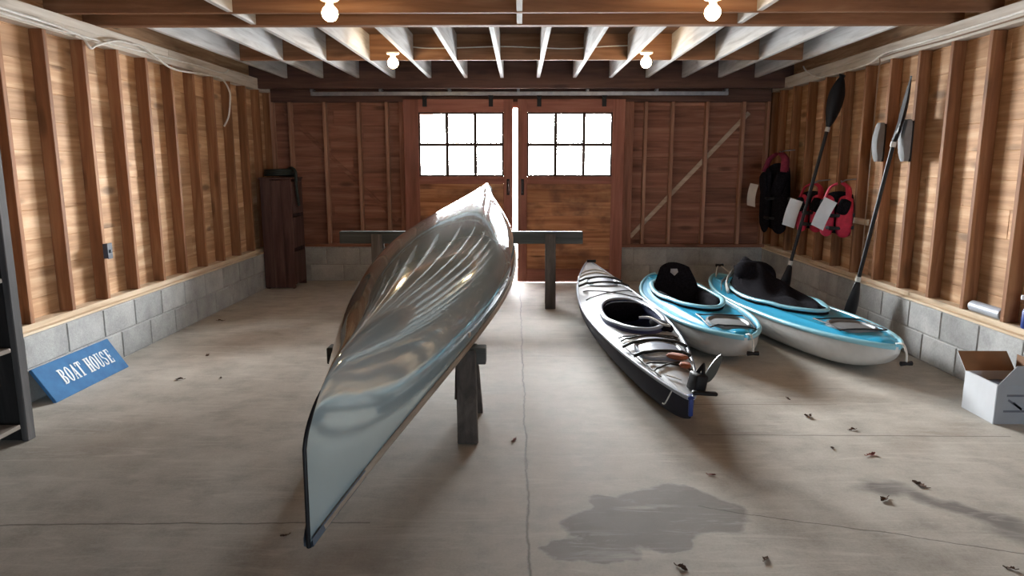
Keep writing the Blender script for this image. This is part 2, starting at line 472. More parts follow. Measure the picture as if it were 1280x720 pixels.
for x in (-2.95, -2.737, -2.324, -1.92, -1.584, -1.30, 1.49, 1.805, 2.21, 2.64, 2.93):
    stud(wb, x, D + 0.0445, data=BSTUD)
bm = B(); box2(bm, (1.20, D, 0.0), (1.345, D + 0.089, PLATE), 0.004); obj('door_post', bm, M['rust_z'], wb)
bm = B(); box2(bm, (-1.44, D, 0.0), (-1.30, D + 0.089, PLATE), 0.004); obj('door_post', bm, M['rust_z'], wb)
bm = B(); box2(bm, (-2.95, D - 0.003, 2.14), (2.95, D + 0.088, 2.37), 0.004); obj('header_board', bm, M['dark_x'], wb)
bm = B(); box2(bm, (1.115, 8.510, 0.0), (1.20, D + 0.09, 2.14), 0.003); box2(bm, (-1.34, 8.510, 0.0), (-1.225, D + 0.09, 2.14), 0.003); box2(bm, (-1.225, 8.510, 2.07), (1.115, D + 0.09, 2.14), 0.003)
obj('door_stop', bm, M['rust_z'], wb)
bm = B(); box2(bm, (-3.0, D - 0.002, SILL - 0.038), (OX0 - 0.05, D + 0.09, SILL), 0.003); box2(bm, (OX1 + 0.06, D - 0.002, SILL - 0.038), (3.0, D + 0.09, SILL), 0.003)
obj('sill_plate', bm, M['rust_x'], wb)
bm = B(); pb = lambda u, v, z, t: ((u, D - 0.01, z), (v, D + 0.11, t))
block_courses(bm, rng, -2.98, OX0 - 0.02, pb); block_courses(bm, rng, OX1 + 0.03, 2.98, pb)
bl = obj('block_base', bm, M['block'], wb, label='low grey concrete block base')
bm = B(); box2(bm, (-2.98, D - 0.005, 0), (OX0 - 0.02, D + 0.12, 0.42)); box2(bm, (OX1 + 0.03, D - 0.005, 0), (2.98, D + 0.12, 0.42)); obj('mortar', bm, M['mortar'], bl)
bm = B(); bar(bm, (1.35, D + 0.08, 0.54), (2.72, D + 0.08, 2.02), 0.018, 0.05, 0.002, up=(-0.73, 0, 0.68)); obj('diagonal_brace', bm, M['brace'], wb, label='pale diagonal brace')
bm = B(); bar(bm, (-2.85, D + 0.08, 2.06), (-1.50, D + 0.08, 0.74), 0.018, 0.045, 0.002, up=(0.7, 0, 0.7)); obj('diagonal_brace', bm, M['rust_x'], wb)

# front wall behind the camera: an open garage doorway
FX0, FX1, FZ = 0.8, 2.8, 2.2
bm = B(); rng = random.Random(9)
pf = lambda u, v, z, t: ((u, FRONT - 0.02, z), (v, FRONT, t))
planks(bm, rng, -3.1, FX0, 0.0, FZ, pf); planks(bm, rng, FX1, 3.1, 0.0, FZ, pf); planks(bm, rng, -3.1, 3.1, FZ, CEIL, pf)
tag(obj('wall_front', bm, M['rust_x']), 'front board wall with an open doorway', kind='structure')

# ------------------------------------------------------------------ ceiling
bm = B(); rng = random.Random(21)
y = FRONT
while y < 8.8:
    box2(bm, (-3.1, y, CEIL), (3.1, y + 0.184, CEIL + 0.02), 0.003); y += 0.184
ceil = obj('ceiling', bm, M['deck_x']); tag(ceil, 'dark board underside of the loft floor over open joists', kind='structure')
bm = B(); box2(bm, (-0.019, 5.17 + 0.040, JB), (0.019, 8.20, CEIL), 0.003)
jt = obj('joist', bm, M['wash_y'], ceil)
JX = [(-7 + 2 * k) * 0.2032 for k in range(8)]
JX = [0.2032 * k for k in range(-13, 14, 2)]
for i, x in enumerate(JX):
    o = jt if i == 0 else copy_tree(jt, ceil)
    o.location = (x, 0, 0)
bm = B(); box2(bm, (-0.019, 3.96, JB + 0.004), (0.019, 5.165, CEIL), 0.003)
jt2 = obj('joist_splice', bm, M['wash_y'], ceil); 
for i, x in enumerate((-1.86, -0.005, 1.52)):
    o = jt2 if i == 0 else copy_tree(jt2, ceil); o.location = (x, 0, 0)
bm = B(); box2(bm, (-3.06, 5.132, JB - 0.002), (3.06, 5.17, CEIL), 0.003); box2(bm, (-3.06, 5.17, JB - 0.002), (3.06, 5.208, CEIL), 0.003)
obj('header_beam', bm, M['beam_x'], ceil)
bm = B(); box2(bm, (-3.06, 4.724, JB - 0.001), (3.06, 4.762, CEIL), 0.003)
cj = obj('cross_joist', bm, M['beam_x'], ceil)
for k in range(1, 18): 
    o = copy_tree(cj, ceil); o.location = (0, -0.4064 * k, 0)
for i in range(len(JX) - 1):
    bm = B(); box2(bm, (JX[i] + 0.0195, 6.83, JB + 0.002), (JX[i + 1] - 0.0195, 6.868, CEIL), 0.003)
    obj('blocking', bm, M['beam_x'], ceil)
bm = B(); box2(bm, (-3.06, 8.20, 2.262), (3.06, 8.28, CEIL), 0.004); obj('back_beam', bm, M['dark_x'], ceil)

# ------------------------------------------------------------------ sliding doors
def door(name, x0, x1, wx0, wx1, label, hinge):
    y0, y1 = 8.462, 8.506; zb, zt = 0.006, 2.165; wz0, wz1 = 1.275, 2.015
    bm = B()   # stiles and rails
    box2(bm, (x0, y0, zb), (wx0, y1, zt), 0.004); box2(bm, (wx1, y0, zb), (x1, y1, zt), 0.004)
    r = obj(name, bm, M['door_z'], smooth=None); tag(r, label, kind='structure')
    bm = B()
    box2(bm, (wx0, y0 + .001, wz1), (wx1, y1, zt), 0.003); box2(bm, (wx0, y0 + .001, wz0 - 0.09), (wx1, y1, wz0), 0.003); box2(bm, (wx0, y0 + .001, zb), (wx1, y1, zb + 0.16), 0.003)
    obj('rail', bm, M['door_x'], r)
    bm = B(); z = zb + 0.16; rg = random.Random(name)
    while z < wz0 - 0.095:
        t = min(z + 0.16, wz0 - 0.09)
        box2(bm, (wx0 - .012, y0 + 0.016, z - 0.001), (wx1 + .012, y1 - 0.006, t + 0.001), 0.0015); z = t
    obj('board_panel', bm, M['panel'], r, label='mottled orange brown board panel')
    bm = B(); cw = (wx1 - wx0) / 3; zm = (wz0 + wz1) / 2
    for k in (1, 2): box2(bm, (wx0 + cw * k - 0.020, y0 + 0.010, wz0), (wx0 + cw * k + 0.020, y1 - 0.008, wz1), 0.003)
    box2(bm, (wx0, y0 + 0.011, zm - 0.020), (wx1, y1 - 0.009, zm + 0.020), 0.003)
    for a, b in (((wx0, wz0), (wx1, wz0 + 0.02)), ((wx0, wz1 - 0.02), (wx1, wz1)), ((wx0, wz0), (wx0 + 0.02, wz1)), ((wx1 - 0.02, wz0), (wx1, wz1))):
        box2(bm, (a[0], y0 + 0.012, a[1]), (b[0], y1 - 0.010, b[1]), 0.002)
    s = obj('window_sash', bm, M['sash'], r, label='six pane window sash')
    bm = B(); box2(bm, (wx0 + 0.003, 8.484, wz0 + 0.003), (wx1 - 0.003, 8.487, wz1 - 0.003)); obj('panes', bm, M['glass'], s)
    bm = B(); hx = hinge
    tube(bm, [(hx, y0 - 0.004, 1.08), (hx, y0 - 0.035, 1.10), (hx, y0 - 0.035, 1.20), (hx, y0 - 0.004, 1.22)], 0.008, 8); box(bm, (hx, y0 - 0.002, 1.15), (0.035, 0.006, 0.19), None, 0.002)
    obj('handle', bm, M['black'], r, smooth=40)
    bm = B()
    for q in (0.2, 0.8):
        xx = x0 + (x1 - x0) * q
        box(bm, (xx, y0 - 0.008, 2.145), (0.05, 0.012, 0.13), None, 0.002); lathe(bm, [(0.03, -0.02), (0.03, 0.02)], 14, (xx, y0 - 0.025, 2.205), 'y')
    obj('hanger', bm, M['black'], r)
    return r
door('door_1', -1.372, -0.083, -1.195, -0.195, 'left sliding door of reddish wood with a six pane window', -0.14)
door('door_2', -0.030, 1.232, 0.085, 1.085, 'right sliding door of reddish wood with a six pane window', 0.03)

# boards of the outside gable brackets glimpsed through the upper panes
for sx, x, lab in ((1, -1.235, 'grey outside bracket seen through the left door window corner'), (-1, 1.15, 'grey outside bracket seen through the right door window corner')):
    bm = B()
    s = 0.19 if sx > 0 else 0.10
    slab(bm, [(x, 8.72, 2.06), (x + sx * s * 1.3, 8.72, 2.06), (x, 8.72, 2.06 - s * 1.25)], 0, (0, 1, 0), 0.04)
    o = tag(obj('trim_1' if sx > 0 else 'trim_2', bm, M['greywood']), lab, kind='structure')

# door track
tr = empty('sliding_door_track', 'long grey metal door track under the back beam', 'door track', (0, 8.43, 2.223))
bm = B()
rows = []
for x in (-2.43, 2.40):
    rows.append([(x, yy, zz) for yy, zz in ((-0.026, -0.020), (-0.026, 0.020), (0.026, 0.020), (0.026, -0.020), (0.014, -0.020), (0.014, -0.015), (0.020, -0.015), (0.020, 0.015), (-0.020, 0.015), (-0.020, -0.015), (-0.014, -0.015), (-0.014, -0.020))])
V = grid(bm, rows, close_v=True); bm.faces.new(V[0]); bm.faces.new(V[1])
obj('rail', bm, M['steel'], tr)
for i in range(7):
    x = -2.42 + i * 0.80
    bm = B(); box(bm, (0, -0.002, 0.045), (0.035, 0.05, 0.05), None, 0.004); box(bm, (0, 0.05, 0.045), (0.03, 0.10, 0.008), None, 0.002)
    lathe(bm, [(0.004, -0.016), (0.015, -0.014), (0.017, 0.0)], 12, (0, -0.027, 0.05), 'y')
    o = obj('bracket', bm, M['steel'], tr); o.location = (x, 0, 0)

# ------------------------------------------------------------------ bulbs
def bulb(loc, label):
    e = empty('light_bulb', label, 'light bulb', loc, group='bare bulbs on the joists')
    bm = B(); lathe(bm, [(0.056, 0.0), (0.056, -0.010), (0.048, -0.018), (0.024, -0.024), (0.022, -0.040)], 24); obj('lampholder', bm, M['porcelain'], e, smooth=40)
    bm = B(); R = 0.046
    prof = [(0.015, -0.034)] + [(max(0.001, R * sin(a)), -0.088 + R * cos(a)) for a in [0.45 + (pi - 0.45) * k / 14 for k in range(15)]]
    lathe(bm, prof, 24); obj('globe', bm, M['bulb'], e, smooth=60)
    return e
bulb((-1.110, 4.31, JB), 'lit bare bulb at top left under the nearest cross joist')
bulb((1.115, 4.31, JB), 'lit bare bulb at top right under the nearest cross joist')
bulb((-1.105, 6.35, JB), 'smaller lit bare bulb above the left door window')
bulb((1.09, 6.35, JB), 'smaller lit bare bulb above the right door window')

# ------------------------------------------------------------------ cables
def cable(name, pts, r, label, group=None, n=6, mat='cable'):
    bm = B(); tube(bm, smooth_pts(pts, n), r, 6)
    return tag(obj(name, bm, M[mat], smooth=60), label, 'cable', group)
xl = -W + 0.020
cable('electric_cable', [(xl, 1.0, 2.30), (xl, 3.0, 2.298), (xl + .018, 4.2, 2.285), (xl + .018, 4.6, 2.28), (xl + .018, 4.75, 2.27), (xl + .018, 4.9, 2.255), (xl + .018, 4.98, 2.20), (xl + .018, 5.06, 2.23), (xl + .022, 5.3, 2.30), (xl + .022, 5.5, 2.31), (xl + .02, 5.7, 2.31), (xl + 0.03, 6.1, 2.21), (xl + 0.03, 6.7, 2.235), (xl + .03, 7.1, 2.24), (xl + .01, 7.32, 2.15), (xl, 7.35, 2.05), (xl - 0.03, 7.36, 1.9), (xl - 0.085, 7.365, 1.8)], 0.009, 'white cable running along the left top plate and down a far stud')
cable('electric_cable', [(xl, 1.0, 2.275), (xl, 3.4, 2.272), (xl, 4.5, 2.262), (xl, 5.2, 2.272), (xl - .004, 6.5, 2.305), (xl - .004, 7.2, 2.31), (xl - .004, 7.38, 2.36)], 0.0065, 'thin lower cable stapled along the left top plate')
xr = W - 0.020
cable('electric_cable', [(xr, 1.0, 2.32), (xr, 3.5, 2.315), (xr, 4.6, 2.30), (xr, 5.3, 2.30), (xr - .01, 5.7, 2.30), (xr - .02, 5.95, 2.295), (xr - .02, 6.2, 2.25), (xr - .03, 6.6, 2.24), (xr - .05, 7.1, 2.25), (xr - .06, 7.4, 2.34), (xr - 0.06, 7.5, 2.40)], 0.0075, 'white cable running along the right top plate and looping at its far end')
cable('electric_cable', [(xr, 1.0, 2.285), (xr, 3.6, 2.278), (xr, 5.0, 2.268), (xr, 5.95, 2.275), (xr, 6.04, 2.2), (xr, 6.05, 1.6), (xr, 6.06, 0.62)], 0.0055, 'thin cable dropping down the right wall beside a stud', mat='tan_cable')
cable('electric_cable', [(-1.1, 6.805, 2.50), (-0.8, 6.80, 2.475), (-0.2, 6.80, 2.49), (0.15, 6.80, 2.48), (0.45, 6.80, 2.47), (0.8, 6.80, 2.49), (1.1, 6.805, 2.50)], 0.0055, 'thin cable strung across the blocking between the two far bulbs')

# ------------------------------------------------------------------ canoe
def canoe_mat():
    N = NT('gelcoat'); v = N.coord((1, 1, 1), rand=False)
    f = N.noise(v, 3.0, 3, 0.5); mp = N.n('ShaderNodeMapping'); mp.inputs['Scale'].default_value = (8, 0.35, 8); N.l(v, mp.inputs['Vector'])
    g = N.noise(mp.outputs[0], 2.0, 3, 0.5)
    N.l(N.ramp(f, [(0.3, (0.46, 0.57, 0.60)), (0.7, (0.52, 0.63, 0.66))]), N.p.inputs['Base Color'])
    N.p.inputs['Roughness'].default_value = 0.075; N.p.inputs['Metallic'].default_value = 0.40
    N.p.inputs['Coat Weight'].default_value = 1.0; N.p.inputs['Coat Roughness'].default_value = 0.02; N.p.inputs['Coat IOR'].default_value = 1.65
    nd = N.n('ShaderNodeBump'); nd.inputs['Strength'].default_value = 0.06; nd.inputs['Distance'].default_value = 0.01
    N.l(g, nd.inputs['Height']); N.l(nd.outputs[0], N.p.inputs['Normal']); N.l(nd.outputs[0], N.p.inputs['Coat Normal'])
    return N.m
M['gelcoat'] = canoe_mat()
M['gunwale'] = wood('gunwale_wood', (0.25, 0.19, 0.15), (0.36, 0.29, 0.23), (0.46, 0.39, 0.32), axis='y', knots=0.0)
M['canoe_in'] = plain('canoe_inside', (0.30, 0.27, 0.20), 0.6)
M['navy'] = plain('slate_blue_cap', (0.10, 0.125, 0.16), 0.45)
CL, CB = 4.86, 0.93
# local frame: y along the hull (0 at the near tip), z DOWNWARD from gunwale plane = keel up (already inverted)
CDEP = 0.345
def sheer(u): return -0.20 * abs(u) ** 3.2          # gunwale height below the level line, ends droop
def keelz(u):
    a = abs(u) * CL / 2; s = CL / 2 - 0.42
    base = CDEP + 0.0 - 0.035 * abs(u) ** 2.5
    if a > s:
        q = min(1.0, (a - s) / 0.42)
        base -= 0.17 * (1 - (1 - q ** 1.7) ** 0.6)
    return max(base, sheer(u) + 0.005)
def hb(u): return CB / 2 * (1 - abs(u) ** 1.75) ** 1.02 + 0.004
def canoe_rows(inset=0.0, nv=15):
    rows = []
    ns = 96
    for i in range(ns + 1):
        t = -1 + 2 * i / ns
        u = math.copysign(1 - (1 - abs(t)) ** 1.35, t)
        y = (u + 1) * CL / 2
        b, zs, zk = hb(u) - inset, sheer(u), keelz(u) - inset
        b = max(b, 0.003); zk = max(zk, zs + 0.004)
        n = 2.5 - 1.15 * abs(u) ** 1.5
        row = []
        for j in range(-nv, nv + 1):
            ph = pi / 2 * abs(j) / nv
            yy = b * sin(ph) ** (2 / n); zz = zs + (zk - zs) * max(cos(ph), 0) ** (2 / n)
            # slight tumblehome in the middle
            th = 1 - 0.05 * (1 - abs(u)) * max(0, 1 - (zz - zs) / 0.14)
            row.append((math.copysign(yy * th, j) if j else 0.0, y + math.copysign(0.17 * max(0.0, 0.17 - zz) * abs(u) ** 10, u), zz))
        rows.append(row)
    return rows
pn = Vector((-0.735, 2.30)); pf_ = Vector((-0.275, 7.10))
hd = atan2(-(pf_.x - pn.x), (pf_.y - pn.y))
TILT = 0.1355
canoe = empty('canoe', 'long pale grey upturned canoe resting on two sawhorses', 'canoe', (pn.x, pn.y, 0.316), rot=Euler((TILT, 0, hd)))
bm = B(); grid(bm, canoe_rows()); hull = obj('hull', bm, M['gelcoat'], canoe, smooth=70)
bm = B(); grid(bm, canoe_rows(0.008)); obj('inner_hull', bm, M['canoe_in'], canoe, smooth=70)
for s in (-1, 1):
    bm = B(); pts = []
    for r in canoe_rows():
        p = r[-1] if s > 0 else r[0]
        pts.append((p[0] + s * 0.006, p[1], p[2] + 0.002))
    tube(bm, pts[3:-3], 0.013, 8, flat=(0.8, 1.2)); obj('gunwale', bm, M['gunwale'], canoe, smooth=60)
for e in (0, 1):
    bm = B(); rows = []
    rr = canoe_rows(); rr = rr if e == 0 else rr[::-1]
    for r in rr[:11]:
        a, b = Vector(r[0]), Vector(r[-1])
        rows.append([a + Vector((-0.012, 0, 0.022)), a + Vector((-0.014, 0, -0.010)), (a + b) / 2 + Vector((0, 0, -0.02)), b + Vector((0.014, 0, -0.010)), b + Vector((0.012, 0, 0.022))])
    grid(bm, rows); obj('deck_plate', bm, M['navy'], canoe, smooth=60, label='slate blue end deck')
    bm = B(); pts = []
    for r in rr[:8]:
        k = Vector(r[len(r) // 2]); pts.append(k + Vector((0, -0.002 if e == 0 else 0.002, 0.001)))
    p0 = Vector(rr[0][0]); pts = [Vector((0, p0.y, p0.z - 0.015))] + pts
    tube(bm, pts, [0.008] * (len(pts) - 4) + [0.007, 0.006, 0.004, 0.001], 8); obj('stem_band', bm, M['black'], canoe, smooth=60, label='dark band along the stem')
for yy, nm in ((CL * 0.5, 'thwart'), (CL * 0.3, 'seat'), (CL * 0.7, 'seat')):
    u = yy / CL * 2 - 1; b = hb(u) - 0.012; bm = B()
    if nm == 'thwart': box(bm, (0, yy, sheer(u) + 0.012), (2 * b, 0.06, 0.02), None, 0.004)
    else:
        for dy in (-0.11, 0.11): box(bm, (0, yy + dy, sheer(u) + 0.05), (2 * b - 0.02, 0.03, 0.025), None, 0.004)
        box(bm, (0, yy, sheer(u) + 0.05), (0.36, 0.2, 0.012), None, 0.003)
    obj(nm, bm, M['gunwale'], canoe)

# ------------------------------------------------------------------ sawhorses
sh = empty('sawhorse', 'low weathered sawhorse under the near half of the canoe', 'sawhorse', (-0.61, 3.67, 0), group=None)
ztop = 0.455
bm = B(); box2(bm, (-0.42, -0.045, ztop - 0.09), (0.43, 0.045, ztop), 0.005); obj('top_beam', bm, M['old_x'], sh)
for sx in (-1, 1):
    for sy in (-1, 1):
        bm = B(); bar(bm, (sx * 0.325, sy * 0.055, ztop - 0.01), (sx * 0.345, sy * 0.235, 0.0), 0.105, 0.04, 0.004, up=(0, 1, 0.3))
        obj('leg', bm, M['old_z'], sh)
    bm = B(); slab(bm, [(sx * 0.27, -0.07, ztop - 0.07), (sx * 0.27, 0.07, ztop - 0.07), (sx * 0.27, 0.145, ztop - 0.25), (sx * 0.27, -0.145, ztop - 0.25)], 0, (sx, 0, 0), 0.02)
    obj('gusset', bm, M['old_z'], sh)
sh2 = empty('sawhorse', 'wide dark beam on legs in front of the sliding doors', 'sawhorse', (-0.58, 6.95, 0))
bm = B(); box2(bm, (-1.20, -0.045, 0.645), (1.20, 0.045, 0.765), 0.005); obj('top_beam', bm, M['old_x'], sh2)
for sx, x in ((-1, -0.83), (1, 0.88)):
    bm = B(); bar(bm, (x, -0.048, 0.74), (x + 0.004, -0.085, 0.0), 0.105, 0.04, 0.004, up=(0, 1, 0.1)); obj('leg', bm, M['old_z'], sh2)
    bm = B(); bar(bm, (x, 0.062, 0.74), (x + 0.004, 0.20, 0.0), 0.09, 0.04, 0.004, up=(0, 1, 0.1)); obj('leg', bm, M['old_z'], sh2)

# ------------------------------------------------------------------ kayaks
def deckmat(name, col, rough=0.28):
    return plain(name, col, rough, var=0.06, scale=3, coat=0.35)
M['cyan'] = deckmat('cyan_plastic', (0.035, 0.37, 0.60))
M['cyan_rim'] = deckmat('light_cyan_plastic', (0.28, 0.60, 0.72))
M['shell'] = plain('off_white_shell', (0.60, 0.59, 0.57), 0.4, var=0.06, coat=0.2)
M['silver'] = deckmat('silver_deck', (0.60, 0.64, 0.69), 0.38)
M['charcoal'] = plain('charcoal_hull', (0.016, 0.018, 0.032), 0.6, coat=0.0, spec=0.12)
M['greyrim'] = plain('grey_blue_rim', (0.30, 0.34, 0.42), 0.35, coat=0.2)
M['tray'] = plain('grey_tray', (0.16, 0.165, 0.17), 0.5)
M['rope'] = plain('pale_rope', (0.6, 0.58, 0.54), 0.8, scale=80)
M['bungee'] = plain('black_bungee', (0.012, 0.012, 0.013), 0.6)
M['orange'] = plain('orange_cloth', (0.36, 0.12, 0.06), 0.8)
M['cobalt'] = plain('cobalt_cap', (0.012, 0.04, 0.22), 0.4)
M['padgrey'] = plain('grey_foam', (0.21, 0.21, 0.215), 0.8)
M['indigo'] = plain('indigo_liner', (0.03, 0.04, 0.12), 0.5)
M['label_grey'] = plain('grey_emblem', (0.35, 0.34, 0.36), 0.6)

class Kayak:
    def __init__(s, L, Bm, z_mid, z_near, z_far, crown, p=2.4, q=0.8, keel_end=0.72, n=2.8, ridge=0.012, widest=0.0, kex=11):
        s.__dict__.update(locals()); s.L = L
    def b(s, u):
        u2 = u - s.widest * (1 - u * u)
        return s.Bm / 2 * max(0.0, 1 - abs(u2) ** s.p) ** s.q + 0.012
    def zs(s, u): return s.z_mid + ((s.z_far if u > 0 else s.z_near) - s.z_mid) * abs(u) ** 2.6
    def zk(s, u): return 0.002 + s.zs(u) * (0.05 * abs(u) ** 3 + (s.keel_end - 0.05) * abs(u) ** s.kex)
    def dz(s, u, k):
        return s.zs(u) + s.crown * (1 - abs(u) ** 4) * (1 - abs(k) ** 2.2) + s.ridge * math.exp(-((abs(k) - 0.66) / 0.09) ** 2) * (1 - abs(u) ** 6)
    def P(s, u, k, up=0.0): return Vector((s.b(u) * k, u * s.L / 2, s.dz(u, k) + up))
    def at(s, x, y, up=0.0):
        u = max(-1, min(1, y / (s.L / 2))); k = max(-1, min(1, x / s.b(u))); return Vector((x, y, s.dz(u, k) + up))
    def hull(s, bm, nv=12, ns=80):
        rows = []
        for i in range(ns + 1):
            t = -1 + 2 * i / ns; u = math.copysign(1 - (1 - abs(t)) ** 1.4, t)
            b, zs, zk = s.b(u), s.zs(u), s.zk(u); row = []
            for j in range(-nv, nv + 1):
                ph = pi / 2 * abs(j) / nv
                row.append((math.copysign(b * sin(ph) ** (2 / s.n), j) if j else 0, u * s.L / 2, zk + (zs - zk) * (1 - cos(ph) ** (2 / s.n))))
            rows.append(row)
        V = grid(bm, rows)
        bm.faces.new(V[0]); bm.faces.new(V[-1])
    def deck(s, bm, inside, ns=150, nk=44):
        rows = []; cen = {}
        for i in range(ns + 1):
            t = -1 + 2 * i / ns; u = math.copysign(1 - (1 - abs(t)) ** 1.25, t)
            rows.append([s.P(u, -1 + 2 * j / nk) for j in range(nk + 1)])
        def skip(i, j):
            c = (rows[i][j] + rows[i + 1][j + 1]) / 2; return inside(c.x, c.y)
        grid(bm, rows, skip=skip)
    def rim(s, bm, r=0.014, flat=None, lift=0.0):
        ns = 90
        for sd in (-1, 1):
            pts = []
            for i in range(ns + 1):
                t = -1 + 2 * i / ns; u = math.copysign(1 - (1 - abs(t)) ** 1.4, t)
                pts.append(Vector((sd * s.b(u), u * s.L / 2, s.zs(u) + lift)))
            tube(bm, pts, r, 8, flat=flat)

def egg(cy, ln, lf, hw, n=44, ex=2.3):
    """cockpit outline: near reach ln, far reach lf, half width hw"""
    out = []
    for k in range(n):
        t = 2 * pi * k / n; c, s_ = cos(t), sin(t)
        x = hw * math.copysign(abs(c) ** (2 / ex), c); y = math.copysign(abs(s_) ** (2 / ex), s_) * (lf if s_ > 0 else ln)
        if y < 0: x *= 1 - 0.35 * (abs(y) / ln) ** 2
        out.append((x, cy + y))
    return out
def inside_egg(cy, ln, lf, hw, ex=2.3):
    def f(x, y):
        d = y - cy; l = lf if d > 0 else ln
        if abs(d) > l: return False
        w = hw * (1 - 0.35 * (d / l) ** 2 if d < 0 else 1)
        return (abs(x) / w) ** ex + (abs(d) / l) ** ex < 1
    return f

def cockpit(K, root, cy, ln, lf, hw, rim_mat, well_mat, up=0.028, r=0.016, lip=True):
    out = egg(cy, ln, lf, hw)
    bm = B(); tube(bm, [K.at(x, y, up) for x, y in out], r, 10, closed=True, flat=(1.25, 0.8)); obj('coaming', bm, rim_mat, root, smooth=60)
    bm = B(); rows = []
    for sc, z in ((1.045, -0.012), (1.0, up), (0.985, up - 0.05)):
        rows.append([K.at(x * sc, cy + (y - cy) * sc, z) for x, y in out])
    rows.append([Vector((x * 0.9, cy + (y - cy) * 0.93, 0.10)) for x, y in out])
    rows.append([Vector((x * 0.72, cy + (y - cy) * 0.85, 0.045)) for x, y in out])
    V = grid(bm, rows, close_v=True); bm.faces.new(V[-1])
    obj('cockpit_well', bm, well_mat, root, smooth=50)

def strap_line(K, bm, pts, r=0.005, up=0.008):
    P = []
    for a, b in zip(pts[:-1], pts[1:]):
        for k in range(7): P.append(K.at(a[0] + (b[0] - a[0]) * k / 6, a[1] + (b[1] - a[1]) * k / 6, up))
    tube(bm, P, r, 6)

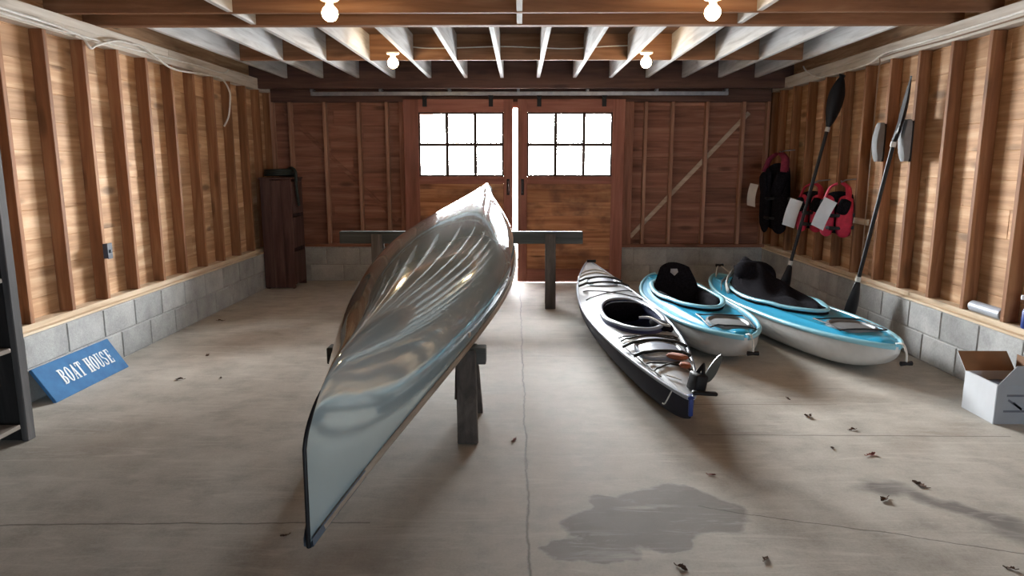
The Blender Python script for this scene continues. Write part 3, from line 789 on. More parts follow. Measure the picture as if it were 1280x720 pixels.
def rec_kayak(loc, rz, label, L, seat_far, extra):
    K = Kayak(L, 0.66, 0.235, 0.245, 0.31, 0.045, p=2.5, q=0.72, keel_end=0.80, n=3.0, ridge=0.014, kex=7)
    r = empty('kayak', label, 'kayak', loc, rz, 'blue recreational kayaks')
    bm = B(); K.hull(bm); obj('hull', bm, M['shell'], r, smooth=60, label='off white lower hull')
    cy, ln, lf, hw = 0.17, 0.66, 0.66, 0.25
    bm = B(); K.deck(bm, inside_egg(cy, ln, lf, hw)); obj('deck', bm, M['cyan'], r, smooth=40, label='bright cyan blue deck')
    bm = B(); K.rim(bm, 0.017, (1.0, 1.15)); obj('deck_edge', bm, M['cyan_rim'], r, smooth=60, label='lighter blue edge strip')
    cockpit(K, r, cy, ln, lf, hw, M['cyan_rim'], M['blackcloth'], up=0.03, r=0.018)
    # seat: base cushion, back rest and side bolsters
    bm = B(); pillow(bm, (0, cy + 0.12, 0.13), (0.40, 0.42, 0.12)); obj('seat_cushion', bm, M['blackcloth'], r, smooth=80)
    yb = cy + 0.36; bm = B(); fr, bk = [], []
    for i in range(13):
        v = i / 12; a, b = [], []
        for j in range(15):
            k = -1 + 2 * j / 14
            w = 0.205 * (1 - 0.34 * max(0, v - 0.45) ** 1.2 / 0.5)
            top = 0.17 + 0.34 * v - 0.035 * k * k * v
            yy = yb + 0.13 * v - 0.09 * k * k
            e = (1 - abs(k) ** 4) * (1 - v ** 6) ** 0.5
            a.append((w * k, yy - 0.03 * e, top)); b.append((w * k, yy + 0.035 * e, top))
        fr.append(a); bk.append(b)
    grid(bm, fr); grid(bm, bk); bmesh.ops.remove_doubles(bm, verts=bm.verts, dist=1e-4)
    br = obj('backrest', bm, M['blackcloth'], r, smooth=80)
    bm = B(); slab(bm, [(-0.03, yb + 0.062, 0.455), (0.03, yb + 0.062, 0.455), (0.036, yb + 0.05, 0.425), (0.0, yb + 0.036, 0.395), (-0.036, yb + 0.05, 0.425)], 0, (0, -1, 0.3), 0.008)
    obj('emblem', bm, M['label_grey'], br, label='small grey emblem patch')
    for sx in (-1, 1):
        bm = B(); pillow(bm, (sx * 0.19, cy - 0.02, 0.235), (0.09, 0.62, 0.13), (0, sx * 0.4, 0)); obj('side_pad', bm, M['blackcloth'], r, smooth=80)
    # near deck console and its bungee
    yc = -0.86
    bm = B(); rows = []
    for sc, up in ((1.0, -0.004), (0.97, 0.016), (0.88, 0.018), (0.82, 0.004), (0.4, 0.006)):
        rows.append([K.at(0.15 * sc * math.copysign(abs(cos(t)) ** 0.7, cos(t)), yc + 0.17 * sc * math.copysign(abs(sin(t)) ** 0.7, sin(t)), up) for t in [2 * pi * k / 32 for k in range(32)]])
    V = grid(bm, rows, close_v=True); bm.faces.new(V[-1]); obj('deck_tray', bm, M['tray'], r, smooth=50, label='grey recessed deck tray')
    bm = B(); strap_line(K, bm, [(-0.18, yc + 0.19), (-0.17, yc - 0.12), (0.13, yc - 0.2), (0.16, yc + 0.12), (-0.18, yc + 0.19)], 0.006, 0.022); obj('bungee', bm, M['bungee'], r, smooth=60)
    # sculpted step on the near deck
    bm = B(); rows = []
    for i in range(9):
        y = -L / 2 * (0.86 + 0.09 * i / 8); bw = K.b(y / (L / 2)) * 0.55
        rows.append([K.at(x, y, 0.016 * (1 - (2 * i / 8 - 1) ** 4) * (1 - (x / bw) ** 4)) for x in [bw * (-1 + 2 * j / 10) for j in range(11)]])
    grid(bm, rows); obj('deck_step', bm, M['cyan'], r, smooth=60)
    # far deck recess
    bm = B(); rows = []
    for sc, up in ((1.0, -0.003), (0.95, 0.012), (0.85, 0.012), (0.78, -0.001), (0.3, -0.001)):
        rows.append([K.at(0.14 * sc * math.copysign(abs(cos(t)) ** 0.7, cos(t)), 1.02 + 0.12 * sc * math.copysign(abs(sin(t)) ** 0.7, sin(t)), up) for t in [2 * pi * k / 28 for k in range(28)]])
    V = grid(bm, rows, close_v=True); bm.faces.new(V[-1]); obj('stern_recess', bm, M['cyan'], r, smooth=50)
    # carry toggles at both tips
    for e in (-1, 1):
        bm = B(); y0 = e * (L / 2 - 0.03); zt = K.dz(e * 0.97, 0)
        if e < 0: pts = [(0.012, y0, zt + .01), (0.02, y0 - 0.06, zt + 0.02), (0.03, y0 - 0.085, zt - 0.04), (0.03, y0 - 0.09, zt - 0.10)]
        elif extra: pts = [(-0.07, y0 - 0.10, zt + .0), (-0.03, y0 - .03, zt + .07), (0.01, y0, zt + 0.10), (0.06, y0 - .04, zt + 0.06), (0.10, y0 - 0.12, zt + .01)]
        else: pts = [(0.0, y0, zt), (0.01, y0 + 0.03, zt - 0.02), (0.02, y0 + 0.05, zt - 0.08)]
        tube(bm, smooth_pts(pts, 4), 0.007, 6); lp = obj('toggle_cord', bm, M['rope'], r, smooth=60)
        bm = B(); q = Vector(pts[-1]) if not (e > 0 and extra) else Vector(pts[2])
        lathe(bm, [(0.004, -0.042), (0.016, -0.038), (0.013, 0.0), (0.016, 0.038), (0.004, 0.042)], 12, tuple(q), 'x'); obj('grip', bm, M['black'], lp, smooth=50)
    if extra:
        bm = B(); tube(bm, smooth_pts([(-0.25, 0.56, 0.275), (-0.215, 0.68, 0.34), (-0.12, 0.78, 0.42), (0.0, 0.80, 0.475), (0.12, 0.78, 0.49)], 6), 0.028, 10, flat=(0.35, 1.2)); obj('strap_band', bm, M['rope'], r, smooth=60, label='pale strap webbing behind the seat')
        bm = B(); tube(bm, smooth_pts([(-0.27, 0.66, 0.285), (-0.2, 0.80, 0.33), (-0.08, 0.86, 0.38), (0.05, 0.84, 0.42)], 6), 0.016, 10, flat=(0.4, 1.2)); obj('strap_band', bm, M['padgrey'], r, smooth=60, label='grey strap webbing behind the seat')
        rg = random.Random(4); bm = B(); rows = []
        for i in range(27):      # soft cover bunched up at the seat and sagging towards the near end
            v = i / 26; y = cy - ln * 0.97 + (ln + 0.52) * v
            d = y - cy; l = lf if d > 0 else ln
            wd = hw * (1 - 0.35 * (d / l) ** 2 if d < 0 else 1) * max(0.05, 1 - (abs(d) / l) ** 2.3) ** (1 / 2.3) * 1.02
            row = []
            for j in range(15):
                k = -1 + 2 * j / 14; x = wd * k
                h = 0.035 + (0.20 * max(0, v - 0.42) ** 1.1 / 0.5 + 0.02) * (1 - k * k * 0.92) - 0.02 * (1 - k * k) * (1 - v)
                h += (0.020 * sin(9 * v + 3 * k) + 0.014 * sin(17 * v - 7 * k + 1)) * (1 - k * k)
                row.append(K.at(x, y, 0) + Vector((0, 0, h)))
            rows.append(row)
        grid(bm, rows); o = obj('seat_cover', bm, M['blackcloth'], r, smooth=80, label='bunched black cloth over the seat')
        sm = o.modifiers.new('Solidify', 'SOLIDIFY'); sm.thickness = 0.012
        bm = B(); pillow(bm, (0.02, 0.60, 0.43), (0.40, 0.26, 0.20), (0.5, 0.1, 0.1)); obj('loose_cushion', bm, M['blackcloth'], r, smooth=80)
    return r, K

def place(near, far):
    n, f = Vector(near), Vector(far); d = f - n
    return ((n.x + f.x) / 2, (n.y + f.y) / 2, 0), atan2(-d.x, d.y), d.length
loc, rz, L = place((1.555, 4.72), (1.40, 7.15))
rec_kayak(loc, rz, 'smaller blue kayak between the grey kayak and the kayak by the wall', L, 0.3, False)
loc, rz, L = place((2.46, 4.48), (2.01, 7.12))
rec_kayak(loc, rz, 'blue kayak nearest the right wall with bunched black seat', L, 0.3, True)

# grey touring kayak
loc, rz, L = place((0.90, 3.55), (0.745, 7.55))
K = Kayak(L, 0.58, 0.245, 0.21, 0.38, 0.05, p=2.0, q=0.85, keel_end=0.45, n=2.3, ridge=0.006)
gk = empty('kayak', 'long silver grey touring kayak with a dark hull and rudder', 'kayak', loc, rz)
bm = B(); K.hull(bm); obj('hull', bm, M['charcoal'], gk, smooth=60, label='dark charcoal hull')
gcy, gln, glf, ghw = -0.40, 0.52, 0.55, 0.215
bm = B(); K.deck(bm, inside_egg(gcy, gln, glf, ghw)); obj('deck', bm, M['silver'], gk, smooth=40, label='silver grey deck')
bm = B(); K.rim(bm, 0.012); obj('seam_strip', bm, M['greyrim'], gk, smooth=60)
cockpit(K, gk, gcy, gln, glf, ghw, M['greyrim'], M['indigo'], up=0.035, r=0.016)
bm = B(); pillow(bm, (0, gcy + 0.15, 0.12), (0.38, 0.4, 0.12)); pillow(bm, (0, gcy - 0.2, 0.11), (0.36, 0.5, 0.07)); obj('seat_cushion', bm, M['blackcloth'], gk, smooth=80)
bm = B(); pillow(bm, (0.0, gcy + 0.36, 0.26), (0.34, 0.08, 0.17), (0.2, 0, 0)); obj('backrest', bm, M['blackcloth'], gk, smooth=80)
bm = B(); pillow(bm, (0.15, gcy - 0.30, 0.30), (0.13, 0.24, 0.07), (0, 0.3, 0.2)); obj('thigh_pad', bm, M['blackcloth'], gk, smooth=80)
bm = B(); tube(bm, smooth_pts([(0.02, gcy - 0.18, 0.33), (0.08, gcy - 0.27, 0.345), (0.13, gcy - 0.40, 0.33), (0.17, gcy - 0.46, 0.335)], 5), 0.010, 6); obj('deck_cord', bm, M['rope'], gk, smooth=60)
for yc, hw, hl in ((-1.26, 0.145, 0.22), (1.05, 0.14, 0.22)):
    bm = B(); rows = []
    for sc, up in ((1.0, -0.004), (0.98, 0.014), (0.92, 0.020), (0.84, 0.014), (0.78, 0.020), (0.3, 0.026)):
        rows.append([K.at(hw * sc * math.copysign(abs(cos(t)) ** 0.75, cos(t)), yc + hl * sc * math.copysign(abs(sin(t)) ** 0.75, sin(t)), up) for t in [2 * pi * k / 36 for k in range(36)]])
    V = grid(bm, rows, close_v=True); bm.faces.new(V[-1]); h = obj('hatch_cover', bm, M['greyrim'], gk, smooth=50, label='grey oval hatch cover')
    for dy in (-0.10, 0.10):
        bm = B(); w = K.b((yc + dy) / (L / 2)) * 0.96; strap_line(K, bm, [(-w, yc + dy), (-w * .5, yc + dy * 1.1), (0, yc + dy * 1.15), (w * .5, yc + dy * 1.1), (w, yc + dy)], 0.011, 0.026); obj('hatch_strap', bm, M['bungee'], h, smooth=60)
for y0, y1, s in ((-0.95, -1.02, 1), (-0.95, -1.02, -1), (-1.50, -1.62, 1), (-1.50, -1.62, -1), (0.36, 0.72, 1), (0.36, 0.72, -1)):
    bm = B(); w0 = K.b(y0 / (L / 2)) * 0.82; w1 = K.b(y1 / (L / 2)) * 0.82; strap_line(K, bm, [(s * w0, y0), (0, (y0 + y1) / 2), (-s * w1, y1)], 0.006, 0.012); obj('bungee', bm, M['bungee'], gk, smooth=60)
for s in (-1, 1):
    bm = B(); pts = [(s * K.b(y / (L / 2)) * 0.88, y) for y in [-1.72 + 0.1 * k for k in range(12)]]; strap_line(K, bm, pts, 0.004, 0.014); obj('deck_line', bm, M['bungee'], gk, smooth=60)
for k, y in enumerate((1.42, 1.56)):
    bm = B(); w = K.b(y / (L / 2)) * 0.98; strap_line(K, bm, [(-w, y - 0.02), (0, y + 0.04), (w, y - 0.02)], 0.009, 0.006); obj('bow_strap', bm, M['rope'], gk, smooth=60)
bm = B(); lathe(bm, [(0.004, -0.05), (0.016, -0.045), (0.013, 0.0), (0.016, 0.045), (0.004, 0.05)], 12, (0.02, L / 2 - 0.06, K.dz(0.97, 0) + 0.02), 'x'); obj('bow_toggle', bm, M['black'], gk, smooth=50)
bm = B(); pillow(bm, K.at(0.06, -1.48, 0.03), (0.10, 0.13, 0.035), (0, 0.1, 0.7)); pillow(bm, K.at(0.07, -1.62, 0.03), (0.07, 0.08, 0.03), (0, 0.1, -0.3)); obj('deck_pouch', bm, M['orange'], gk, smooth=80, label='faded orange pouch on the deck')
bm = B(); box(bm, (0, -L / 2 - 0.004, 0.16), (0.026, 0.022, 0.10), None, 0.010, 3); box(bm, (0, -L / 2 + 0.02, 0.21), (0.04, 0.05, 0.016), None, 0.008, 2); obj('end_cap', bm, M['cobalt'], gk, smooth=50, label='cobalt blue end cap')
bm = B(); box(bm, (0.06, -L / 2 + 0.10, 0.265), (0.07, 0.10, 0.10), (0, 0.2, 0.2), 0.012, 2); box(bm, (0.08, -L / 2 + 0.03, 0.225), (0.14, 0.035, 0.02), (0, 0.1, 0.1), 0.006)
tube(bm, [(0.05, -L / 2 + 0.14, 0.28), (0.09, -L / 2 + 0.1, 0.36), (0.085, -L / 2 + 0.08, 0.29)], 0.012, 8); ru = obj('rudder_mount', bm, M['black'], gk, smooth=50)
bm = B(); out = []
for k in range(24):
    t = 2 * pi * k / 24; a, b = 0.085 * sin(t), 0.024 * cos(t) * (1 - 0.25 * sin(t)); out.append(Vector((0.14 + a * 0.45 + b * 0.9, -L / 2 + 0.08, 0.345 + a * 0.9 - b * 0.45)))
slab(bm, out, 0, (0, 1, 0), 0.012); obj('rudder_blade', bm, plain('olive_blade', (0.04, 0.04, 0.03), 0.4), ru, label='dark olive rudder blade tipped up')
bm = B(); strap_line(K, bm, [(0, -1.80), (-0.06, -1.72)], 0.004, 0.01)
P0 = K.P(-0.93, -0.9); tube(bm, smooth_pts([P0, P0 + Vector((-0.035, 0.02, -0.09)), P0 + Vector((-0.03, 0.10, -0.12))], 4), 0.004, 6); obj('rudder_line', bm, M['rope'], gk, smooth=60)

# ------------------------------------------------------------------ paddles
def paddle(foot, top, twist_a, twist_b, label, col):
    f, t = Vector(foot), Vector(top); d = (t - f); Lp = d.length; d.normalize()
    e = empty('paddle', label, 'paddle', f, group='black kayak paddles'); e.rotation_mode = 'QUATERNION'; e.rotation_quaternion = Vector((0, 0, 1)).rotation_difference(d)
    bm = B(); tube(bm, [(0, 0, 0.40), (0, 0, Lp - 0.40)], 0.0155, 12); obj('shaft', bm, col, e, smooth=50)
    for k, (tw, z0, z1) in enumerate(((twist_a, 0.47, 0.0), (twist_b, Lp - 0.47, Lp))):
        bm = B(); fr, bk = [], []
        for i in range(17):
            v = i / 16; z = z0 + (z1 - z0) * v
            w = 0.016 + 0.074 * (sin(pi * min(1, v * 1.02 + 0.02) ** 0.85) ** 0.75 if v < 1 else 0) * (0.55 + 0.45 * min(1, v * 1.6)); w = max(w if v < 0.98 else 0.035, 0.012)
            a, b = [], []
            for j in range(9):
                q = -1 + 2 * j / 8; th = 0.016 * (1 - v) ** 1.5 + 0.005
                x, y = w * q, -0.02 * (1 - q * q) * sin(pi * v) 
                for lst, sg in ((a, 1), (b, -1)):
                    yy = y + sg * th * sqrt(max(0, 1 - q * q)); lst.append((x * cos(tw) - yy * sin(tw), x * sin(tw) + yy * cos(tw), z))
            fr.append(a); bk.append(b)
        grid(bm, fr); grid(bm, bk); bmesh.ops.remove_doubles(bm, verts=bm.verts, dist=1e-5); obj('blade', bm, M['black'], e, smooth=60, label='black blade')
        bm = B(); zc = z0 + (0.03 if k else -0.03) * -1; tube(bm, [(0, 0, zc - 0.02), (0, 0, zc + 0.02)], 0.021, 12); obj('drip_ring', bm, M['rope'], e, smooth=50)
    return e
M['shaft_grey'] = plain('grey_shaft', (0.10, 0.10, 0.11), 0.35)
paddle((2.45, 6.60, 0.012), (2.925, 6.66, 2.22), 0.5, 0.15, 'black paddle leaning by the life vests, farther from the camera', M['black'])
paddle((2.69, 5.72, 0.012), (2.885, 5.42, 2.06), 0.5, 1.25, 'black paddle leaning on the wall beside the padded brackets', M['black'])

# ------------------------------------------------------------------ life vests and their board
M['red'] = plain('red_nylon', (0.22, 0.018, 0.045), 0.75, var=0.25, scale=25, bump=0.2)
M['pink'] = plain('bright_red_nylon', (0.50, 0.022, 0.06), 0.7, var=0.2, scale=25, bump=0.2)
M['tagw'] = plain('white_tag', (0.72, 0.76, 0.82), 0.7, var=0.05)
M['tagc'] = plain('cream_tag', (0.55, 0.48, 0.42), 0.7, var=0.05)
bm = B(); box2(bm, (W - 0.024, 6.02, 0.905), (W - 0.002, 7.25, 0.955), 0.003)
peg = tag(obj('peg_board', bm, M['plate_y']), 'pale strip of wood nailed across the studs below the vests', 'wooden strip')
def vest(loc, rz, label, size, red, tagmat, tag_at, long=False):
    e = empty('life_vest', label, 'life vest', loc, rz, 'life vests on the right wall')
    h = 0.46 * size * (1.35 if long else 1)
    for sx in (-1, 1):   # front panels, x across, -y out of the wall, z down from hook
        bm = B(); pillow(bm, (sx * 0.095 * size, -0.075, -0.14 * size - h / 2), (0.17 * size, h, 0.085), (pi / 2, 0, sx * 0.25)); fp = obj('front_panel', bm, M['blackcloth'] if long else red, e, smooth=80)
        bm = B(); pillow(bm, (sx * 0.10 * size, -0.117, -0.16 * size - h * 0.22), (0.13 * size, h * 0.38, 0.05), (pi / 2, sx * 0.3, sx * 0.3)); obj('pocket', bm, M['blackcloth'], fp, smooth=80)
        bm = B(); tube(bm, smooth_pts([(sx * 0.03 * size, -0.03, -0.01), (sx * 0.10 * size, -0.05, -0.06 * size), (sx * 0.13 * size, -0.085, -0.18 * size)], 5), 0.03 * size, 10, flat=(1.4, 0.5)); obj('shoulder_strap', bm, red, e, smooth=70)
    bm = B(); pillow(bm, (0, -0.025, -0.10 * size - h / 2), (0.34 * size, h * 1.02, 0.05), (pi / 2, 0, 0)); obj('back_panel', bm, M['blackcloth'], e, smooth=80)
    for dz in (0.45, 0.75):
        bm = B(); tube(bm, smooth_pts([(-0.19 * size, -0.05, -0.14 * size - h * dz), (0, -0.135, -0.14 * size - h * dz - 0.01), (0.19 * size, -0.05, -0.14 * size - h * dz)], 6), 0.013, 6, flat=(0.5, 1.3)); w = obj('belt', bm, M['black'], e, smooth=60)
        bm = B(); box(bm, (0.0, -0.142, -0.14 * size - h * dz - 0.01), (0.05, 0.014, 0.035), None, 0.004); obj('buckle', bm, M['black'], w)
    bm = B(); rows = []
    tx, tz, ang, th, tw = tag_at
    for i in range(7):
        v = i / 6; row = []
        for j in range(4):
            q = (j / 3 - 0.5) * tw; x, z = q, -v * th
            row.append((tx + x * cos(ang) - z * sin(ang), -0.15 - 0.02 * sin(v * 3), tz + x * sin(ang) + z * cos(ang)))
        rows.append(row)
    grid(bm, rows); o = obj('hang_tag', bm, tagmat, e, label='paper swing tag'); sm = o.modifiers.new('Solidify', 'SOLIDIFY'); sm.thickness = 0.003
    bm = B(); tube(bm, [(0.1, 0.098, 0.03), (0.02, 0.02, 0.02), (0, -0.01, 0.0), (0.0, -0.02, 0.015)], 0.006, 8); obj('hanging_peg', bm, M['steel'], e)
    return e
RW = -pi / 2
vest((W - 0.12, 6.90, 1.24), RW + 0.75, 'red and black life vest with a white tag behind the farther paddle', 0.78, M['pink'], M['tagw'], (-0.10, -0.16, -0.25, 0.27, 0.13))
vest((W - 0.12, 6.33, 1.26), RW + 0.75, 'bright red life vest with a crooked white tag at the near end of the row', 0.80, M['pink'], M['tagw'], (-0.02, -0.15, -0.4, 0.27, 0.12))
vest((W - 0.12, 7.85, 1.54), RW + 0.42, 'long dark life vest with maroon straps and cream tag in the back corner', 1.15, M['red'], M['tagc'], (-0.22, -0.34, -0.12, 0.25, 0.13), True)

# ------------------------------------------------------------------ padded brackets on the right wall
def wall_pad(y, label):
    e = empty('padded_bracket', label, 'wall bracket', (W, y, 1.44), group='padded brackets on the right wall')
    bm = B(); box2(bm, (-0.02, -0.03, 0.0), (-0.002, 0.03, 0.30), 0.004); obj('backing_plate', bm, M['black'], e)
    bm = B(); rows = []
    for i in range(13):
        v = i / 12; z = 0.31 * v; xo = -0.055 - 0.025 * sin(pi * v)
        w = 0.042 * (1 - (2 * v - 1) ** 8 * 0.4)
        rows.append([(xo, -w, z), (xo - 0.006, -w * 0.6, z), (xo - 0.008, 0, z), (xo - 0.006, w * 0.6, z), (xo, w, z), (-0.022, w * 0.9, z), (-0.022, -w * 0.9, z)])
    V = grid(bm, rows, close_v=True); bm.faces.new(V[0]); bm.faces.new(V[-1]); p = obj('foam_pad', bm, M['padgrey'], e, smooth=50, label='grey curved foam pad')
    bm = B(); tube(bm, smooth_pts([(-0.03, 0.045, 0.30), (-0.055, 0.05, 0.22), (-0.06, 0.05, 0.10), (-0.03, 0.045, 0.0)], 5), 0.012, 8); obj('side_bar', bm, M['black'], e, smooth=60)
    return e
wall_pad(5.489, 'grey padded bracket on the stud touched by the nearer paddle')
wall_pad(5.895, 'grey padded bracket one stud farther back than the paddle tip')

# ------------------------------------------------------------------ small things on the right sill and left stud
bm = B(); lathe(bm, [(0.030, 0.0), (0.036, 0.004), (0.036, 0.30), (0.030, 0.305), (0.029, 0.25)], 20, (0, 0, 0.036), 'y'); 
p = tag(obj('grey_pipe', bm, plain('grey_pvc', (0.36, 0.39, 0.44), 0.4), smooth=40), 'short grey tube lying on the right sill between two studs', 'pipe'); p.location = (W + 0.035, 4.31, SILL)
e = empty('spray_bottle', 'small blue and white bottle on the right sill at the frame edge', 'bottle', (W + 0.035, 4.10, SILL))
bm = B(); lathe(bm, [(0.030, 0.0), (0.034, 0.01), (0.034, 0.10), (0.016, 0.14), (0.014, 0.15)], 16); obj('bottle_body', bm, M['cobalt'], e, smooth=40)
bm = B(); lathe(bm, [(0.017, 0.15), (0.017, 0.175)], 14); box(bm, (-0.02, 0, 0.187), (0.07, 0.022, 0.028), None, 0.005); obj('trigger', bm, M['tagw'], e)
e = empty('outlet_box', 'dark electrical box on a left wall stud', 'electrical box', (-W, 4.975, 0.755))
bm = B(); box2(bm, (0.001, -0.027, 0), (0.035, 0.027, 0.105), 0.004); obj('box_body', bm, plain('blue_grey_plastic', (0.05, 0.065, 0.10), 0.5), e)
bm = B(); box2(bm, (0.035, -0.03, -0.004), (0.039, 0.03, 0.109), 0.0015); box2(bm, (0.039, -0.008, 0.04), (0.047, 0.008, 0.062), 0.002); obj('cover_plate', bm, plain('dark_cover', (0.035, 0.045, 0.065), 0.4), e)

# ------------------------------------------------------------------ tall crate with a hose in the back left corner
e = empty('plank_crate', 'tall narrow dark plank crate standing in the back left corner', 'crate', (-2.755, 8.20, 0), 0.0)
cw, cd, ch = 0.35, 0.46, 1.25
bm = B()
for k in range(3): box2(bm, (-cw / 2 + k * cw / 3 + .001, -cd / 2, 0.012), (-cw / 2 + (k + 1) * cw / 3 - .001, -cd / 2 + 0.022, ch - (0.0, 0.012, 0.004)[k]), 0.003)
obj('front_panel', bm, M['crate'], e)
for z0, z1 in ((0.05, 0.42), (0.47, 0.82), (0.86, 1.22)):
    bm = B(); box2(bm, (cw / 2 - 0.02, -cd / 2 + 0.024, z0), (cw / 2, cd / 2 - 0.06, z1), 0.003); obj('side_board', bm, M['crate'], e)
bm = B(); box2(bm, (-cw / 2, -cd / 2 + 0.024, 0.0), (-cw / 2 + 0.02, cd / 2 - 0.06, ch), 0.003); box2(bm, (-cw / 2, cd / 2 - 0.058, 0.0), (cw / 2, cd / 2 - 0.04, ch), 0.003); obj('back_panel', bm, M['crate'], e)
bm = B(); box2(bm, (-cw / 2 - 0.01, -cd / 2 - 0.01, ch), (cw / 2 + 0.01, cd / 2 - 0.04, ch + 0.02), 0.004); obj('lid', bm, M['crate'], e)
for sx in (-1, 1):
    bm = B(); box2(bm, (sx * cw / 2 - sx * 0.045, -cd / 2 + 0.024, 0.0), (sx * cw / 2 - sx * 0.021, -cd / 2 + 0.06, ch), 0.002); obj('corner_post', bm, M['crate'], e)
bm = B()
pts = []
for k in range(60):
    a = k / 59 * 2 * pi * 3.2; rr = 0.175 - 0.012 * (k / 59)
    pts.append((-2.755 + 0.95 * rr * cos(a), 8.16 + rr * sin(a), 1.288 + 0.022 * (a / (2 * pi))))
pts += [(-2.60, 8.10, 1.375), (-2.54, 8.05, 1.33), (-2.543, 8.06, 1.19), (-2.542, 8.09, 1.05), (-2.543, 8.12, 0.95)]
tube(bm, smooth_pts(pts, 3), 0.017, 8)
tag(obj('garden_hose', bm, plain('dark_hose', (0.012, 0.02, 0.018), 0.5), smooth=60), 'dark hose coiled on the tall crate and hanging down its side', 'hose')

# ------------------------------------------------------------------ dark shelf unit at the left edge
e = empty('shelf_unit', 'tall dark open shelving unit at the left edge against the wall', 'shelf unit', (-2.76, 2.95, 0))
for sx in (-1, 1):
    for sy in (-1, 1):
        bm = B(); box2(bm, (sx * 0.21, sy * 0.545 - sy * 0.060, 0), (sx * 0.21 - sx * 0.035, sy * 0.545, 1.85), 0.004); obj('post', bm, M['post'], e)
for sy in (-1, 1):
    bm = B(); box2(bm, (-0.17, sy * 0.50, 0.0), (0.17, sy * 0.52, 1.83), 0.003); obj('side_panel', bm, M['ebony'], e)
bm = B(); box2(bm, (-0.21, -0.45, 0.02), (-0.19, 0.45, 1.83), 0.003); obj('back_panel', bm, M['ebony'], e)
for z in (0.08, 0.485, 0.84, 1.22, 1.60, 1.85):
    bm = B(); box2(bm, (-0.185, -0.458, z), (0.20, 0.458, z + 0.022), 0.003); obj('shelf_board', bm, M['shelf_edge'], e)

# ------------------------------------------------------------------ BOAT HOUSE sign
M['signblue'] = plain('sign_blue', (0.05, 0.15, 0.31), 0.85, var=0.2, scale=9, spec=0.15)
M['letter'] = plain('letter_white', (0.78, 0.80, 0.82), 0.8, var=0.1, spec=0.2)
bot0, bot1 = Vector((-2.790, 4.03, 0.003)), Vector((-2.775, 4.80, 0.003))
sgdir = (bot1 - bot0).normalized()
top_off = Vector((-0.137, 0.02, 0.205))
upv = (top_off - sgdir * top_off.dot(sgdir)).normalized(); nrm = sgdir.cross(upv); nrm = nrm if nrm.x > 0 else -nrm
m = Matrix((sgdir, upv, nrm)).transposed().to_4x4(); m.translation = bot0
sg = empty('boat_house_sign', 'blue wooden sign with white lettering leaning on the block wall', 'sign'); sg.matrix_world = m
SLEN, SH = (bot1 - bot0).length, 0.245
bm = B(); box2(bm, (0, 0, -0.022), (SLEN, SH, 0), 0.003); obj('board', bm, M['signblue'], sg)
def ring(bm, cx, cy, rx, ry, tx, ty, a0=0, a1=2 * pi, n=20):
    ro, ri = [], []
    for k in range(n + 1):
        a = a0 + (a1 - a0) * k / n
        ro.append((cx + rx * cos(a), cy + ry * sin(a), 0)); ri.append((cx + (rx - tx) * cos(a), cy + (ry - ty) * sin(a), 0))
    grid(bm, [ro, ri])
def rect(bm, x0, y0, x1, y1): bm.faces.new([bm.verts.new(p) for p in ((x0, y0, 0), (x1, y0, 0), (x1, y1, 0), (x0, y1, 0))])
def quad(bm, *p): bm.faces.new([bm.verts.new((a, b, 0)) for a, b in p])
def letter(ch):
    bm = B(); st, th, w = 0.17, 0.07, 0.56
    if ch in 'BEH':
        rect(bm, 0.06, 0, 0.06 + st, 1); rect(bm, 0, 0, 0.30, th); rect(bm, 0, 1 - th, 0.30, 1)
    if ch == 'B':
        for cy, ry in ((0.755, 0.245), (0.26, 0.26)): ring(bm, 0.28, cy, 0.26, ry, st, th, -pi / 2, pi / 2, 12); 
        rect(bm, 0.2, 0.47, 0.30, 0.54)
    if ch == 'E':
        for y0 in (0, 0.465, 1 - th): rect(bm, 0.2, y0, 0.5 if y0 != 0.465 else 0.4, y0 + th)
        rect(bm, 0.45, 0, 0.52, 0.26); rect(bm, 0.45, 0.74, 0.52, 1); rect(bm, 0.37, 0.38, 0.43, 0.62)
    if ch == 'H':
        rect(bm, 0.38, 0, 0.38 + st, 1); rect(bm, 0.33, 0, 0.6, th); rect(bm, 0.33, 1 - th, 0.6, 1); rect(bm, 0.2, 0.465, 0.4, 0.535)
    if ch == 'O': ring(bm, 0.29, 0.5, 0.28, 0.51, st, th)
    if ch == 'A':
        quad(bm, (0.05, 0), (0.12, 0), (0.31, 1), (0.24, 1)); quad(bm, (0.38, 0), (0.56, 0), (0.36, 1), (0.22, 1)); rect(bm, 0.14, 0.28, 0.42, 0.35); rect(bm, 0, 0, 0.18, th); rect(bm, 0.34, 0, 0.6, th)
    if ch == 'T':
        rect(bm, 0.2, 0, 0.2 + st, 1); rect(bm, 0.0, 1 - th, 0.57, 1); rect(bm, 0.13, 0, 0.45, th); rect(bm, 0, 0.74, 0.06, 1); rect(bm, 0.51, 0.74, 0.57, 1)
    if ch == 'U':
        rect(bm, 0.06, 0.25, 0.06 + st, 1); rect(bm, 0.44, 0.25, 0.52, 1); ring(bm, 0.29, 0.26, 0.23, 0.27, 0.12, th, pi, 2 * pi, 12); rect(bm, 0, 1 - th, 0.29, 1); rect(bm, 0.38, 1 - th, 0.58, 1)
    if ch == 'S':
        ring(bm, 0.27, 0.745, 0.23, 0.265, 0.13, th, 0.35, 1.5 * pi, 14); ring(bm, 0.27, 0.255, 0.23, 0.265, 0.13, th, -pi * 0.99 + 0.4, pi / 2, 14); rect(bm, 0.43, 0.7, 0.48, 1); rect(bm, 0.04, 0, 0.09, 0.3)
    return bm
lh = 0.105; x = 0.16
